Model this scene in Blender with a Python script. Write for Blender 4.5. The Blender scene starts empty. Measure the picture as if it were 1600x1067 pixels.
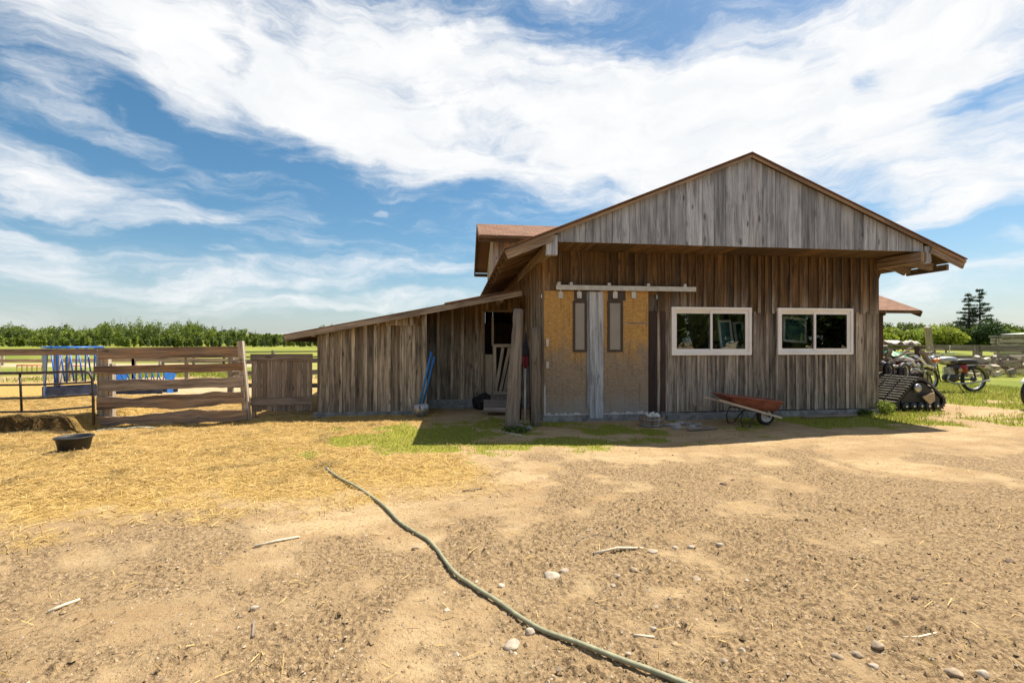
import bpy, math, random
import numpy as np
from mathutils import Vector, Matrix
random.seed(7); np.random.seed(7)
S = bpy.context.scene; COL = S.collection
R = math.radians
# ------------------------------------------------------------------ camera, sky, sun, exposure
FP, H0, HZ = 711.0, 1.5, 535.0            # focal length in px of a 1600 wide frame, eye height, horizon row
CX, CY, YAW = -1.651, -8.603, R(7)
cs, sn = math.cos(YAW), math.sin(YAW)
cam = bpy.data.cameras.new('camera'); co = bpy.data.objects.new('camera', cam); COL.objects.link(co)
co.location = (CX, CY, H0); co.rotation_euler = (R(90), 0, -YAW)
cam.sensor_width = 36; cam.lens = 36*FP/1600; cam.shift_y = (HZ-533.5)/1600; cam.clip_start = .05; cam.clip_end = 20000
S.camera = co
S.view_settings.view_transform = 'Standard'; S.view_settings.look = 'None'
S.view_settings.exposure = 0.95; S.view_settings.gamma = 1
SUN = Vector((1.49, .88, 3.16)).normalized()
SUN_EL = math.asin(SUN.z); SUN_AZ = math.atan2(SUN.x, SUN.y)
sl = bpy.data.lights.new('sun', 'SUN'); sl.energy = 4.6; sl.angle = R(.5); sl.color = (1, .93, .80)
so = bpy.data.objects.new('sun', sl); COL.objects.link(so); so.rotation_euler = SUN.to_track_quat('Z', 'Y').to_euler()
so.location = (20, 10, 30)

class NT:
    """tiny helper to write node trees"""
    def __init__(s, tree): s.t = tree; s.n = tree.nodes; s.l = tree.links
    def put(s, sock, v):
        if isinstance(v, bpy.types.NodeSocket): s.l.new(v, sock)
        elif v is not None:
            try: sock.default_value = v
            except Exception: sock.default_value = (*v, 1) if len(v) == 3 else v[:3]
    def new(s, typ, ins=None, **props):
        n = s.n.new(typ)
        for k, v in props.items(): setattr(n, k, v)
        for k, v in (ins or {}).items(): s.put(n.inputs[k], v)
        return n
    def m(s, op, a, b=None, c=None, clamp=False):
        n = s.new('ShaderNodeMath', operation=op, use_clamp=clamp); s.put(n.inputs[0], a)
        if b is not None: s.put(n.inputs[1], b)
        if c is not None: s.put(n.inputs[2], c)
        return n.outputs[0]
    def mix(s, f, a, b, mode='MIX'):
        n = s.new('ShaderNodeMix', data_type='RGBA', blend_type=mode); s.put(n.inputs[0], f)
        s.put(n.inputs[6], a if not isinstance(a, tuple) else (*a[:3], 1)); s.put(n.inputs[7], b if not isinstance(b, tuple) else (*b[:3], 1))
        return n.outputs[2]
    def rng(s, v, a, b, c=0, d=1, smooth=True):
        n = s.new('ShaderNodeMapRange', interpolation_type='SMOOTHSTEP' if smooth else 'LINEAR')
        for i, q in enumerate((v, a, b, c, d)): s.put(n.inputs[i], q)
        return n.outputs[0]
    def xyz(s, v):
        n = s.new('ShaderNodeSeparateXYZ'); s.put(n.inputs[0], v); return n.outputs
    def vec(s, x, y, z=0.0):
        n = s.new('ShaderNodeCombineXYZ'); s.put(n.inputs[0], x); s.put(n.inputs[1], y); s.put(n.inputs[2], z); return n.outputs[0]
    def noise(s, v, scale=1, detail=3, rough=.55, dist=0):
        n = s.new('ShaderNodeTexNoise', {'Vector': v, 'Scale': scale, 'Detail': detail, 'Roughness': rough, 'Distortion': dist}); return n.outputs[0]
    def vor(s, v, scale=1, feature='F1'):
        return s.new('ShaderNodeTexVoronoi', {'Vector': v, 'Scale': scale}, feature=feature)
    def mapping(s, v, loc=(0,0,0), rot=(0,0,0), sc=(1,1,1)):
        return s.new('ShaderNodeMapping', {0: v, 1: loc, 2: rot, 3: sc}).outputs[0]

W = bpy.data.worlds.new('World'); S.world = W; W.use_nodes = True
w = NT(W.node_tree); w.n.clear()
sky = w.new('ShaderNodeTexSky', sky_type='NISHITA'); sky.sun_disc = False
sky.sun_elevation = SUN_EL; sky.sun_rotation = SUN_AZ; sky.air_density = 1.0; sky.dust_density = .8; sky.ozone_density = 2.2
tc = w.new('ShaderNodeTexCoord').outputs['Generated']
dx, dy, dz = w.xyz(tc)
az = w.m('SUBTRACT', w.m('ARCTAN2', dx, dy), YAW); el = w.m('ARCSINE', dz)
base = w.vec(az, el)
def fbm(v, sc, det=5, rough=.55): return w.noise(v, sc, det, rough)
wn = w.new('ShaderNodeTexNoise', {'Vector': w.mapping(base, sc=(1, 1.8, 1)), 'Scale': 4.2, 'Detail': 5, 'Roughness': .55}).outputs[1]
wv = w.new('ShaderNodeVectorMath', {0: wn, 1: (.5, .5, .5)}, operation='SUBTRACT').outputs[0]
wv = w.new('ShaderNodeVectorMath', {0: wv, 1: (.26, .13, 0)}, operation='MULTIPLY').outputs[0]
wp = w.new('ShaderNodeVectorMath', {0: base, 1: wv}, operation='ADD').outputs[0]
def pxdir(px, py):
    a = math.atan((px-800)/FP); return a, math.atan((HZ-py)/math.hypot(FP, px-800))
# (px, py, rx, ry, rotation deg, weight): where the cloud bank and its gaps stand in the sky
BLOBS = [(760,150,460,150,-8,1.15),(1150,190,560,190,4,1.25),(480,150,300,95,-16,.95),(300,40,260,70,-20,.55),(1450,60,420,150,8,.8),
 (1480,260,300,130,-8,.95),(860,-150,900,220,0,1.0),(700,255,260,42,-10,.7),(60,270,190,55,-4,.95),(40,395,130,55,-4,.8),(310,345,170,30,8,.6),
 (230,408,90,12,0,.45),(480,430,330,26,4,.6),(620,470,330,18,2,.42),(420,462,240,14,-3,.35),(1490,440,260,26,6,.5),(330,395,40,8,0,.4),(604,325,16,9,20,.5),(1480,330,190,26,10,.4),
 (170,40,240,110,-10,.95),(120,170,160,60,-12,.35),(560,40,220,70,-8,.35),(270,130,120,50,-30,.45),(365,85,42,60,-25,-.8),(440,20,50,60,-20,-.5),(1340,115,60,42,10,-.75),(1510,165,100,34,-14,-.8),(150,225,170,14,-6,-.5),(1500,372,180,22,6,-.5),(1240,110,30,70,20,-.2),(420,255,330,20,-10,-.4)]
F = None
for (px, py, rx, ry, rot, wt) in BLOBS:
    a, e = pxdir(px, py); a2 = pxdir(px+rx, py)[0]; e2 = pxdir(px, py-ry)[1]
    mp = w.new('ShaderNodeMapping', {0: wp, 1: (a, e, 0), 2: (0, 0, R(rot)), 3: (abs(a2-a), abs(e2-e), 1)}, vector_type='TEXTURE').outputs[0]
    ln = w.new('ShaderNodeVectorMath', {0: mp}, operation='LENGTH').outputs['Value']
    g = w.m('MULTIPLY', w.rng(ln, 1.15, .35, 0, 1), wt)
    F = g if F is None else w.m('ADD', F, g)
st1 = fbm(w.mapping(wp, rot=(0, 0, R(-22)), sc=(2.0, 15, 1)), 1.9, 9, .66)
st2 = fbm(w.mapping(wp, rot=(0, 0, R(35)), sc=(3, 7, 1)), 2.4, 6, .6)
nz = w.m('ADD', w.m('MULTIPLY', w.m('SUBTRACT', st1, .5), 2.3), w.m('MULTIPLY', w.m('SUBTRACT', st2, .5), 1.5))
# behind the viewer the same thin broken cloud goes on
back = w.m('MULTIPLY', w.rng(w.m('ABSOLUTE', az), .95, 1.4), .42)
F = w.m('ADD', w.m('ADD', F, back), nz)
dens = w.rng(F, -.18, 1.45, 0, 1)
skyc = w.new('ShaderNodeHueSaturation', {'Color': sky.outputs[0], 'Saturation': 1.25, 'Value': .78, 'Hue': .488}).outputs[0]
hz = w.rng(el, .0, .19, .45, 0)
skyc = w.mix(hz, skyc, (3.7, 4.45, 4.9))
cl = w.mix(w.m('MULTIPLY', w.m('SUBTRACT', 1.0, w.rng(st2, .35, .7)), .6), (6.6, 6.6, 6.6), (5.5, 5.75, 6.0))
cc = w.mix(dens, skyc, cl)
bg = w.new('ShaderNodeBackground', {'Color': cc, 'Strength': .08})
w.l.new(bg.outputs[0], w.new('ShaderNodeOutputWorld').inputs[0])

# ------------------------------------------------------------------ places: a direction seen by the eye at a real distance
def P(px, py, t):
    X = (px-800)/FP*t
    return Vector((X*cs+t*sn+CX, -X*sn+t*cs+CY, H0+(HZ-py)/FP*t))
def G(px, py, z=0): return P(px, py, FP*(H0-z)/(py-HZ))
def PY(px, py, y):
    a = (px-800)/FP; return P(px, py, (y-CY)/(cs-a*sn))
# ------------------------------------------------------------------ numpy noise and ground shape
def _h(i, j, s):
    n = (i.astype(np.int64)*374761393 + j.astype(np.int64)*668265263 + s*974634777) & 0x7fffffff
    n = ((n ^ (n >> 13))*1274126177) & 0x7fffffff
    return ((n ^ (n >> 16)) & 0xffff)/65535.0
def vnoise(x, y, s=0):
    i = np.floor(x); j = np.floor(y); fx = x-i; fy = y-j
    fx = fx*fx*(3-2*fx); fy = fy*fy*(3-2*fy)
    a, b, c, d = _h(i, j, s), _h(i+1, j, s), _h(i, j+1, s), _h(i+1, j+1, s)
    return (a*(1-fx)+b*fx)*(1-fy)+(c*(1-fx)+d*fx)*fy
def nfbm(x, y, s=0, o=4):
    v = 0; a = .5
    for k in range(o): v = v+a*vnoise(x*2**k+17*k, y*2**k-9*k, s+k); a *= .5
    return v/(1-.5**o)
def worley(x, y, s=0):
    i0 = np.floor(x); j0 = np.floor(y); best = np.full(x.shape, 9.0); hv = np.zeros(x.shape)
    for di in (-1, 0, 1):
        for dj in (-1, 0, 1):
            i = i0+di; j = j0+dj; r = _h(i, j, s+2)
            d = np.hypot(i+_h(i, j, s)-x, j+_h(i, j, s+1)-y)
            m_ = d < best; best = np.where(m_, d, best); hv = np.where(m_, r, hv)
    return best, hv
def sm(v, a, b):
    t = np.clip((v-a)/(b-a), 0, 1); return t*t*(3-2*t)
def ell(x, y, cx, cy, rx, ry): return np.hypot((x-cx)/rx, (y-cy)/ry)
def masks(x, y):
    n1 = nfbm(x*.9, y*.9, 3); n2 = nfbm(x*2.7, y*2.7, 11); n3 = nfbm(x*.35, y*.35, 23)
    straw = sm(-x+(n1-.5)*3, 1.9, 3.6)*sm(y+(n2-.5)*1.6+(x+4)*-.10, -4.9, -3.1)
    straw = np.maximum(straw, .55*sm(-x+(n1-.5)*4, .2, 2.2)*sm(y, -4.6, -3.2)*(1-sm(y, -1.2, .4)))
    straw = straw*(1-sm(y+(n1-.5)*6, 8, 13))
    straw = straw*(1-.85*(1-sm(ell(x, y, -2.3, -1.2, 1.75, 1.5)+(n2-.5)*1.3, .5, 1.15)))
    grass = 1-sm(ell(x, y, -2.3, -1.2, 1.7, 1.45)+(n2-.5)*1.5+(n1-.5)*.5, .55, 1.15)
    grass = np.maximum(grass, .75*(1-sm(ell(x, y, -.2, -1.95, 2.6, .5)+(n2-.5)*2.0, .4, 1.2)))
    strip = sm(y+(n2-.5)*.9, -1.6, -1.1)*sm(x, -2.6, -1.2)*(1-sm(y, 1.8, 2.4))*sm(n1+n2*.6-.07*np.clip(2.5-x, 0, 4), .52, .86)
    grass = np.maximum(grass, strip)
    right = sm(x, 6.3, 7.6)*sm(y+(n1-.5)*2.6-.05*(x-7), -1.35, -.1)*sm(n2*.7+n1*.6+.11*np.clip(y-.5, -3, 6), .54, .95)
    grass = np.maximum(grass, right)
    far = sm(y+(n1-.5)*5+(n3-.5)*4, 9.5, 15)
    grass = np.maximum(grass, far*(sm(n3+.018*(y-12), .25, .5)))
    # pale gravel drive far left, sandy pen behind the feeders
    road = np.exp(-((y-(24+.10*(-x-14)))/2.2)**2)*sm(-x, 10, 14)
    sand = (1-sm(ell(x, y, -9.5, 7.2, 4.0, 2.2)+(n1-.5), .6, 1.0))
    pale = np.maximum(road, sand*.9)
    grass = grass*(1-pale)
    clod = sm(nfbm(x*.8+5, y*.8, 31)*.8+n2*.5+.10*np.clip(-y-4.2, -2.2, 2)+(nfbm(x*6, y*6, 33)-.5)*.6+(nfbm(x*1.7, y*1.7, 37)-.5)*.7+.012*np.clip(x, -4, 8), .37, .93)*(1-grass)*(1-.8*straw)*(1-sm(y, -3.2, -1.8))
    return straw, grass, clod, pale
def muck_and_shade(x, y):
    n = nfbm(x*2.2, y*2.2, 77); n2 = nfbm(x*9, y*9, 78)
    a = sm(-x, 7.9, 8.5)*np.exp(-((y-.16+(n-.5)*.25)/.26)**2)  # manure on the bank front, with its shaded face painted darker too
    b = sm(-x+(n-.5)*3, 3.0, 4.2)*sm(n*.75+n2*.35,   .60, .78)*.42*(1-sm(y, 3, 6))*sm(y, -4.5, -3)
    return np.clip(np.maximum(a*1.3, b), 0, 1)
def ground_z(x, y):
    x = np.asarray(x, float); y = np.asarray(y, float)
    d = np.hypot(x-CX, y-CY)
    st, gr, cl_, pa = masks(x, y)
    near = 1-sm(d, 14, 26)
    z = (nfbm(x*.45, y*.45, 41)-.5)*.09*near*sm(d, 0, 3)
    calm = sm(-y, .9, 2.2)
    z = z*(.35+.65*calm)
    z = z+(nfbm(x*2.2, y*2.2, 51, 5)-.5)*.06*near*(.5+st)
    b = nfbm(x*1.5, y*1.5, 61)
    bm = sm(-x+(b-.5)*.5, 8.15, 8.55)                        # trampled manure bank in front of the pipe gate
    yl = y-.22+(b-.5)*.3+(nfbm(x*6, y*6, 63)-.5)*.16
    z = z+bm*(.24*sm(yl, -.02, .06)*(.85+.4*(nfbm(x*7, y*7, 66)-.5)))*(1-sm(y, 3, 6))
    z = z-.05*sm(-x, 5, 6)*(1-bm)*sm(y, -.6, .2)*(1-sm(y, 1, 3))
    f = 1-sm(d, 7, 10)
    w1, h1 = worley(x*17, y*17, 71); w2, h2 = worley(x*38, y*38, 81)
    cb = np.clip(.62-w1, 0, 1)*(h1 > .5)*.055*h1*(nfbm(x*1.3, y*1.3, 73) > .5) + np.clip(.6-w2, 0, 1)*(h2 > .3)*.030
    z = z+cb*cl_*f
    z = z+(nfbm(x*14, y*14, 91, 3)-.5)*.022*f*(.4+1.0*cl_)
    z = z - .02
    hill = sm(y+x*.1, 190, 420)*9*sm(-x, -160, 120)+sm(y, 90, 300)*7*sm(x, 40, 160)
    return z+hill
def gz(x, y): return float(ground_z(np.array([x]), np.array([y]))[0])

# ------------------------------------------------------------------ materials
MATS = {}
def mat(name, fn):
    if name in MATS: return MATS[name]
    m_ = bpy.data.materials.new(name); m_.use_nodes = True; t = NT(m_.node_tree); t.n.clear()
    out = t.new('ShaderNodeOutputMaterial'); sh = fn(t); t.l.new(sh, out.inputs[0]); MATS[name] = m_; return m_
def bsdf(t, col, rough=.8, bump=None, bs=.3, bd=.01, **k):
    ins = {'Base Color': col, 'Roughness': rough}
    b = t.new('ShaderNodeBsdfPrincipled', ins)
    for kk, vv in k.items(): t.put(b.inputs[kk.replace('_', ' ')], vv)
    if bump is not None:
        bn = t.new('ShaderNodeBump', {'Strength': bs, 'Distance': bd, 'Height': bump}); t.l.new(bn.outputs[0], b.inputs['Normal'])
    return b.outputs[0]
def plain(name, col, rough=.6, var=.25, scale=9, metal=0, bump=.0):
    def f(t):
        o = t.new('ShaderNodeTexCoord').outputs['Object']
        n = t.noise(o, scale, 5, .6); n2 = t.noise(o, scale*7, 3)
        c = t.mix(t.rng(n, .3, .7), tuple(v*(1-var) for v in col), tuple(min(1, v*(1+var)) for v in col))
        r = t.rng(n2, .2, .8, max(.05, rough-.12), min(1, rough+.12))
        return bsdf(t, c, r, n2, .4 if bump else .12, .004+bump, Metallic=metal)
    return mat(name, f)
def wood(name, gray=((.08,.070,.062),(.30,.27,.25)), brown=((.035,.016,.007),(.20,.10,.038)), zlo=50, zhi=60, warm=0., knot=1., rough=.85, bs=.5):
    def f(t):
        uv = t.new('ShaderNodeTexCoord').outputs['UV']; x, y, _ = t.xyz(uv)
        tone = t.new('ShaderNodeAttribute', attribute_name='tone').outputs['Color']
        tr = t.new('ShaderNodeSeparateColor', {0: tone}).outputs
        pz = t.xyz(t.new('ShaderNodeNewGeometry').outputs['Position'])[2]
        wob = t.m('MULTIPLY', t.m('SUBTRACT', t.noise(t.vec(t.m('MULTIPLY', x, 1.3), t.m('MULTIPLY', y, 7)), 1, 3), .5), .035)
        kv = t.vec(t.m('MULTIPLY', x, 2.3), t.m('MULTIPLY', y, 6.5)); vo = t.vor(kv, 1.0)
        kr = t.new('ShaderNodeSeparateColor', {0: vo.outputs['Color']}).outputs[0]
        kd = t.m('DIVIDE', vo.outputs['Distance'], t.rng(kr, .45, 1, .35, 1.1, False))
        kn = t.m('MULTIPLY', t.rng(kd, .26, .05), t.m('GREATER_THAN', kr, .55))
        kw = t.m('MULTIPLY', t.m('MULTIPLY', t.rng(kd, .9, .1), t.m('GREATER_THAN', kr, .55)), .03)
        yy = t.m('ADD', t.m('ADD', y, wob), kw)
        g1 = t.noise(t.vec(t.m('MULTIPLY', x, 2.2), t.m('MULTIPLY', yy, 95)), 1, 5, .62)
        g2 = t.noise(t.vec(t.m('MULTIPLY', x, .7), t.m('MULTIPLY', yy, 17)), 1, 4, .6)
        g3 = t.noise(t.vec(t.m('MULTIPLY', x, 1.6), t.m('MULTIPLY', y, 5)), 1, 5, .65)
        g = t.m('ADD', t.m('ADD', t.m('MULTIPLY', g1, .42), t.m('MULTIPLY', g2, .48)), t.m('MULTIPLY', g3, .30))
        g = t.rng(g, .44, .76)
        cg = t.mix(g, gray[0], gray[1]); cb = t.mix(g, brown[0], brown[1])
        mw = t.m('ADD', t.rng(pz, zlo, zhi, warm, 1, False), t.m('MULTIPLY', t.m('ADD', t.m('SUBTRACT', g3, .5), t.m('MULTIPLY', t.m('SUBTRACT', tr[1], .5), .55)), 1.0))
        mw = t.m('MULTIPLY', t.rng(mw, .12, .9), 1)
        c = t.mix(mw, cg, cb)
        br = t.rng(tr[0], 0, 1, .60, 1.34, False)
        c = t.mix(1.0, c, t.vec(br, br, br), 'MULTIPLY')
        edge = t.rng(t.noise(t.vec(t.m('MULTIPLY', x, .55), t.m('MULTIPLY', y, 9), 3.3), 1, 5, .7), .50, .68)
        c = t.mix(t.m('MULTIPLY', edge, .45), c, t.mix(.5, c, (.012, .009, .007)))
        c = t.mix(t.m('MULTIPLY', edge, .28), c, (.03, .022, .016))
        crack = t.rng(t.noise(t.vec(t.m('MULTIPLY', x, 1.1), t.m('MULTIPLY', yy, 55)), 1, 2, .5), .665, .72)
        c = t.mix(t.m('MULTIPLY', t.m('MAXIMUM', t.m('MULTIPLY', kn, knot), crack), .72), c, (.022, .013, .008))
        hgt = t.m('SUBTRACT', t.m('ADD', g1, t.m('MULTIPLY', g2, .6)), t.m('MULTIPLY', crack, 1.2))
        return bsdf(t, c, rough, hgt, bs, .006)
    return mat(name, f)
M_GABLE = wood('silver_weathered_wood', ((.155,.163,.182),(.50,.52,.56)), ((.14,.11,.09),(.36,.30,.25)), warm=.0)
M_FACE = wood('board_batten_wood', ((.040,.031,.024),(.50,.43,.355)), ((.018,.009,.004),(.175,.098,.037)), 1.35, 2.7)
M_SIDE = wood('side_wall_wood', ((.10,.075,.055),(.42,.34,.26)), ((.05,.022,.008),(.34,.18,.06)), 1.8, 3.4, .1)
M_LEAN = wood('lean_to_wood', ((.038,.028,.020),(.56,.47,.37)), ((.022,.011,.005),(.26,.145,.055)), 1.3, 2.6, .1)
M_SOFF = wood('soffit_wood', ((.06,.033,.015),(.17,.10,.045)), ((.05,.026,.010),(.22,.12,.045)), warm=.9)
M_TRIM = wood('trim_wood', ((.12,.085,.06),(.40,.32,.25)), ((.10,.05,.02),(.38,.22,.10)), warm=.35)
M_FENCE = wood('slab_rail_wood', ((.12,.088,.068),(.50,.40,.32)), ((.08,.033,.012),(.46,.23,.075)), warm=.30)
M_PALE = wood('pale_dry_wood', ((.22,.18,.14),(.52,.44,.35)), ((.2,.13,.08),(.42,.3,.18)), warm=.12)
M_GATE = wood('gate_wood', ((.13,.10,.080),(.40,.33,.275)), ((.12,.07,.04),(.34,.22,.14)), warm=.25)
M_LOG = wood('log_wood', ((.15,.115,.085),(.44,.36,.28)), ((.12,.06,.025),(.36,.22,.11)), warm=.2)
M_DARKW = wood('stained_door_wood', ((.030,.018,.015),(.10,.06,.05)), ((.03,.015,.01),(.09,.045,.03)), warm=.4)
def f_osb(t):
    o = t.new('ShaderNodeTexCoord').outputs['Object']; x, y, z = t.xyz(t.new('ShaderNodeNewGeometry').outputs['Position'])
    p = t.vec(x, z, 0.)
    v = t.vor(t.mapping(p, rot=(0, 0, .5), sc=(26, 60, 1)), 1); v2 = t.vor(t.mapping(p, rot=(0, 0, -.8), sc=(30, 75, 1)), 1)
    k = t.new('ShaderNodeSeparateColor', {0: v.outputs['Color']}).outputs[0]; k2 = t.new('ShaderNodeSeparateColor', {0: v2.outputs['Color']}).outputs[0]
    kk = t.rng(t.m('MULTIPLY', t.m('ADD', k, k2), .5), -.35, 1.35)
    n = t.noise(t.vec(t.m('MULTIPLY', x, 2.2), t.m('MULTIPLY', z, 1.2)), 1, 6, .6)
    och = t.mix(kk, (.34, .175, .045), (.64, .38, .115))
    gry = t.mix(kk, (.20, .145, .095), (.37, .285, .20))
    nn = t.noise(p, 1.9, 6, .62)
    m1 = t.rng(t.m('ADD', z, t.m('MULTIPLY', t.m('SUBTRACT', nn, .5), 1.9)), 1.72, .95)
    c = t.mix(m1, och, gry)
    drip = t.rng(t.noise(t.vec(t.m('MULTIPLY', x, 14), t.m('MULTIPLY', z, 1.2)), 1, 4, .6), .5, .78)
    c = t.mix(t.m('MULTIPLY', drip, .6), c, (.10, .05, .02))
    blu = t.rng(t.m('ADD', z, t.m('MULTIPLY', n, -1.0)), .1, -.35)
    c = t.mix(t.m('MULTIPLY', blu, .5), c, (.30, .31, .32))
    edge = t.m('MINIMUM', t.m('ADD', z, -.03), t.m('MULTIPLY', t.m('ADD', x, -.0), 2.2))
    edge = t.m('ADD', edge, t.m('MULTIPLY', t.m('SUBTRACT', t.noise(p, 11, 4, .6), .5), .22))
    pe = t.m('MULTIPLY', t.rng(edge, .115, .085), t.rng(z, .75, .6))
    c = t.mix(t.m('MULTIPLY', pe, .9), c, (.60, .58, .56))
    return bsdf(t, c, .75, kk, .25, .003)
M_OSB = mat('strand_board', f_osb)
def f_conc(t):
    p = t.new('ShaderNodeNewGeometry').outputs['Position']; n = t.noise(p, 6, 6, .65); n2 = t.noise(p, 50, 3)
    c = t.mix(t.rng(n, .3, .7), (.13, .125, .12), (.33, .325, .315)); return bsdf(t, c, .9, t.m('ADD', n, n2), .4, .01)
M_CONC = mat('foundation_concrete', f_conc)
def f_shin(t):
    uv = t.new('ShaderNodeTexCoord').outputs['UV']
    b = t.new('ShaderNodeTexBrick', {'Vector': uv, 'Color1': (.17, .075, .04, 1), 'Color2': (.27, .13, .075, 1), 'Mortar': (.06, .03, .02, 1), 'Scale': 1, 'Mortar Size': .012, 'Brick Width': .28, 'Row Height': .13})
    n = t.noise(uv, 60, 3); n3 = t.noise(uv, 1.5, 4)
    c = t.mix(t.rng(n, .3, .7, 0, .5), b.outputs[0], (.20, .10, .06)); c = t.mix(t.rng(n3, .4, .7, 0, .4), c, (.30, .17, .10))
    return bsdf(t, c, .95, t.m('ADD', t.m('MULTIPLY', b.outputs[1], -1), t.m('MULTIPLY', n, .3)), .6, .01)
M_SHIN = mat('brown_shingles', f_shin)
M_VINYL = plain('white_vinyl', (.90, .88, .86), .35, .05, 3)
M_BLACK = plain('black_rubber', (.018, .018, .020), .55, .3, 12, bump=.004)
M_BLACKM = plain('black_metal', (.03, .022, .02), .45, .4, 20)
M_STEEL = plain('dull_steel', (.40, .40, .40), .42, .25, 14, .8)
M_GALV = plain('galvanised', (.55, .54, .50), .5, .15, 10, .35)
M_BLUE = plain('blue_paint', (.012, .13, .46), .4, .3, 5)
M_BLUEH = plain('blue_fibreglass', (.008, .17, .50), .35, .15, 5)
def f_rust(t):
    o = t.new('ShaderNodeTexCoord').outputs['Object']; n = t.noise(o, 4.5, 6, .65); n2 = t.noise(o, 22, 4)
    c = t.mix(t.rng(n, .35, .65), (.20, .062, .038), (.31, .115, .075)); c = t.mix(t.rng(n2, .58, .75), c, (.13, .045, .02))
    return bsdf(t, c, .7, n2, .2, .003)
M_RUST = mat('rusty_red_paint', f_rust)
M_DRYSTICK = plain('bleached_stick', (.66, .57, .42), .8, .2, 30)
M_RED = plain('red_enamel', (.28, .012, .010), .25, .2, 6)
M_CHROME = plain('chrome', (.75, .75, .75), .18, .1, 6, 1.)
M_TAUPE = plain('taupe_panel', (.30, .27, .235), .5, .08, 3)
M_BROWNF = plain('brown_frame', (.050, .033, .024), .5, .2, 9)
M_WHITEP = plain('chalky_white', (.72, .72, .70), .8, .1, 12)
M_ORANGE = plain('orange_paint', (.60, .17, .03), .5, .2, 9)
M_GREENP = plain('green_tarp', (.02, .22, .07), .5, .3, 6)
M_CREAM = plain('cream_disc', (.42, .31, .19), .6, .2, 9)
M_HOSE = plain('sun_faded_hose', (.27, .265, .165), .55, .2, 22)
M_BARK = plain('bark', (.07, .05, .035), .95, .4, 8, bump=.03)
def f_glass(t):
    g = t.new('ShaderNodeBsdfGlossy', {'Color': (.85, .92, .95, 1), 'Roughness': .01}); tr = t.new('ShaderNodeBsdfTransparent', {'Color': (.86, .90, .90, 1)})
    fr = t.new('ShaderNodeFresnel', {'IOR': 1.55}); p = t.new('ShaderNodeNewGeometry').outputs['Position']
    bn = t.new('ShaderNodeBump', {'Strength': .12, 'Distance': .02, 'Height': t.noise(p, 1.6, 1)}); t.l.new(bn.outputs[0], g.inputs['Normal'])
    mx = t.new('ShaderNodeMixShader', {0: t.m('ADD', fr.outputs[0], .07), 1: tr.outputs[0], 2: g.outputs[0]}); return mx.outputs[0]
M_GLASS = mat('window_glass', f_glass)
M_TEAL = plain('tinted_pane', (.05, .16, .17), .12, .2, 3)
def f_stone(t):
    o = t.new('ShaderNodeTexCoord').outputs['Object']; tone = t.new('ShaderNodeAttribute', attribute_name='tone').outputs['Color']
    n = t.noise(o, 14, 5, .65); c = t.mix(t.rng(n, .3, .7), (.62, .62, .62), (1.1, 1.08, 1.05)); c = t.mix(1., tone, c, 'MULTIPLY')
    return bsdf(t, c, .9, t.noise(o, 60, 4), .4, .004)
M_STONE = mat('field_stone', f_stone)
def f_tone(rough, tr=0.):
    def f(t):
        tone = t.new('ShaderNodeAttribute', attribute_name='tone').outputs['Color']
        s_ = bsdf(t, tone, rough)
        if tr:
            b = t.new('ShaderNodeBsdfTranslucent', {'Color': tone}); s_ = t.new('ShaderNodeMixShader', {0: tr, 1: s_, 2: b.outputs[0]}).outputs[0]
        return s_
    return f
M_STRAW = mat('straw_stalks', f_tone(.7, .2)); M_LEAF = mat('leaf', f_tone(.7, .35)); M_GRASS = mat('grass_blade', f_tone(.75, .4))
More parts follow.
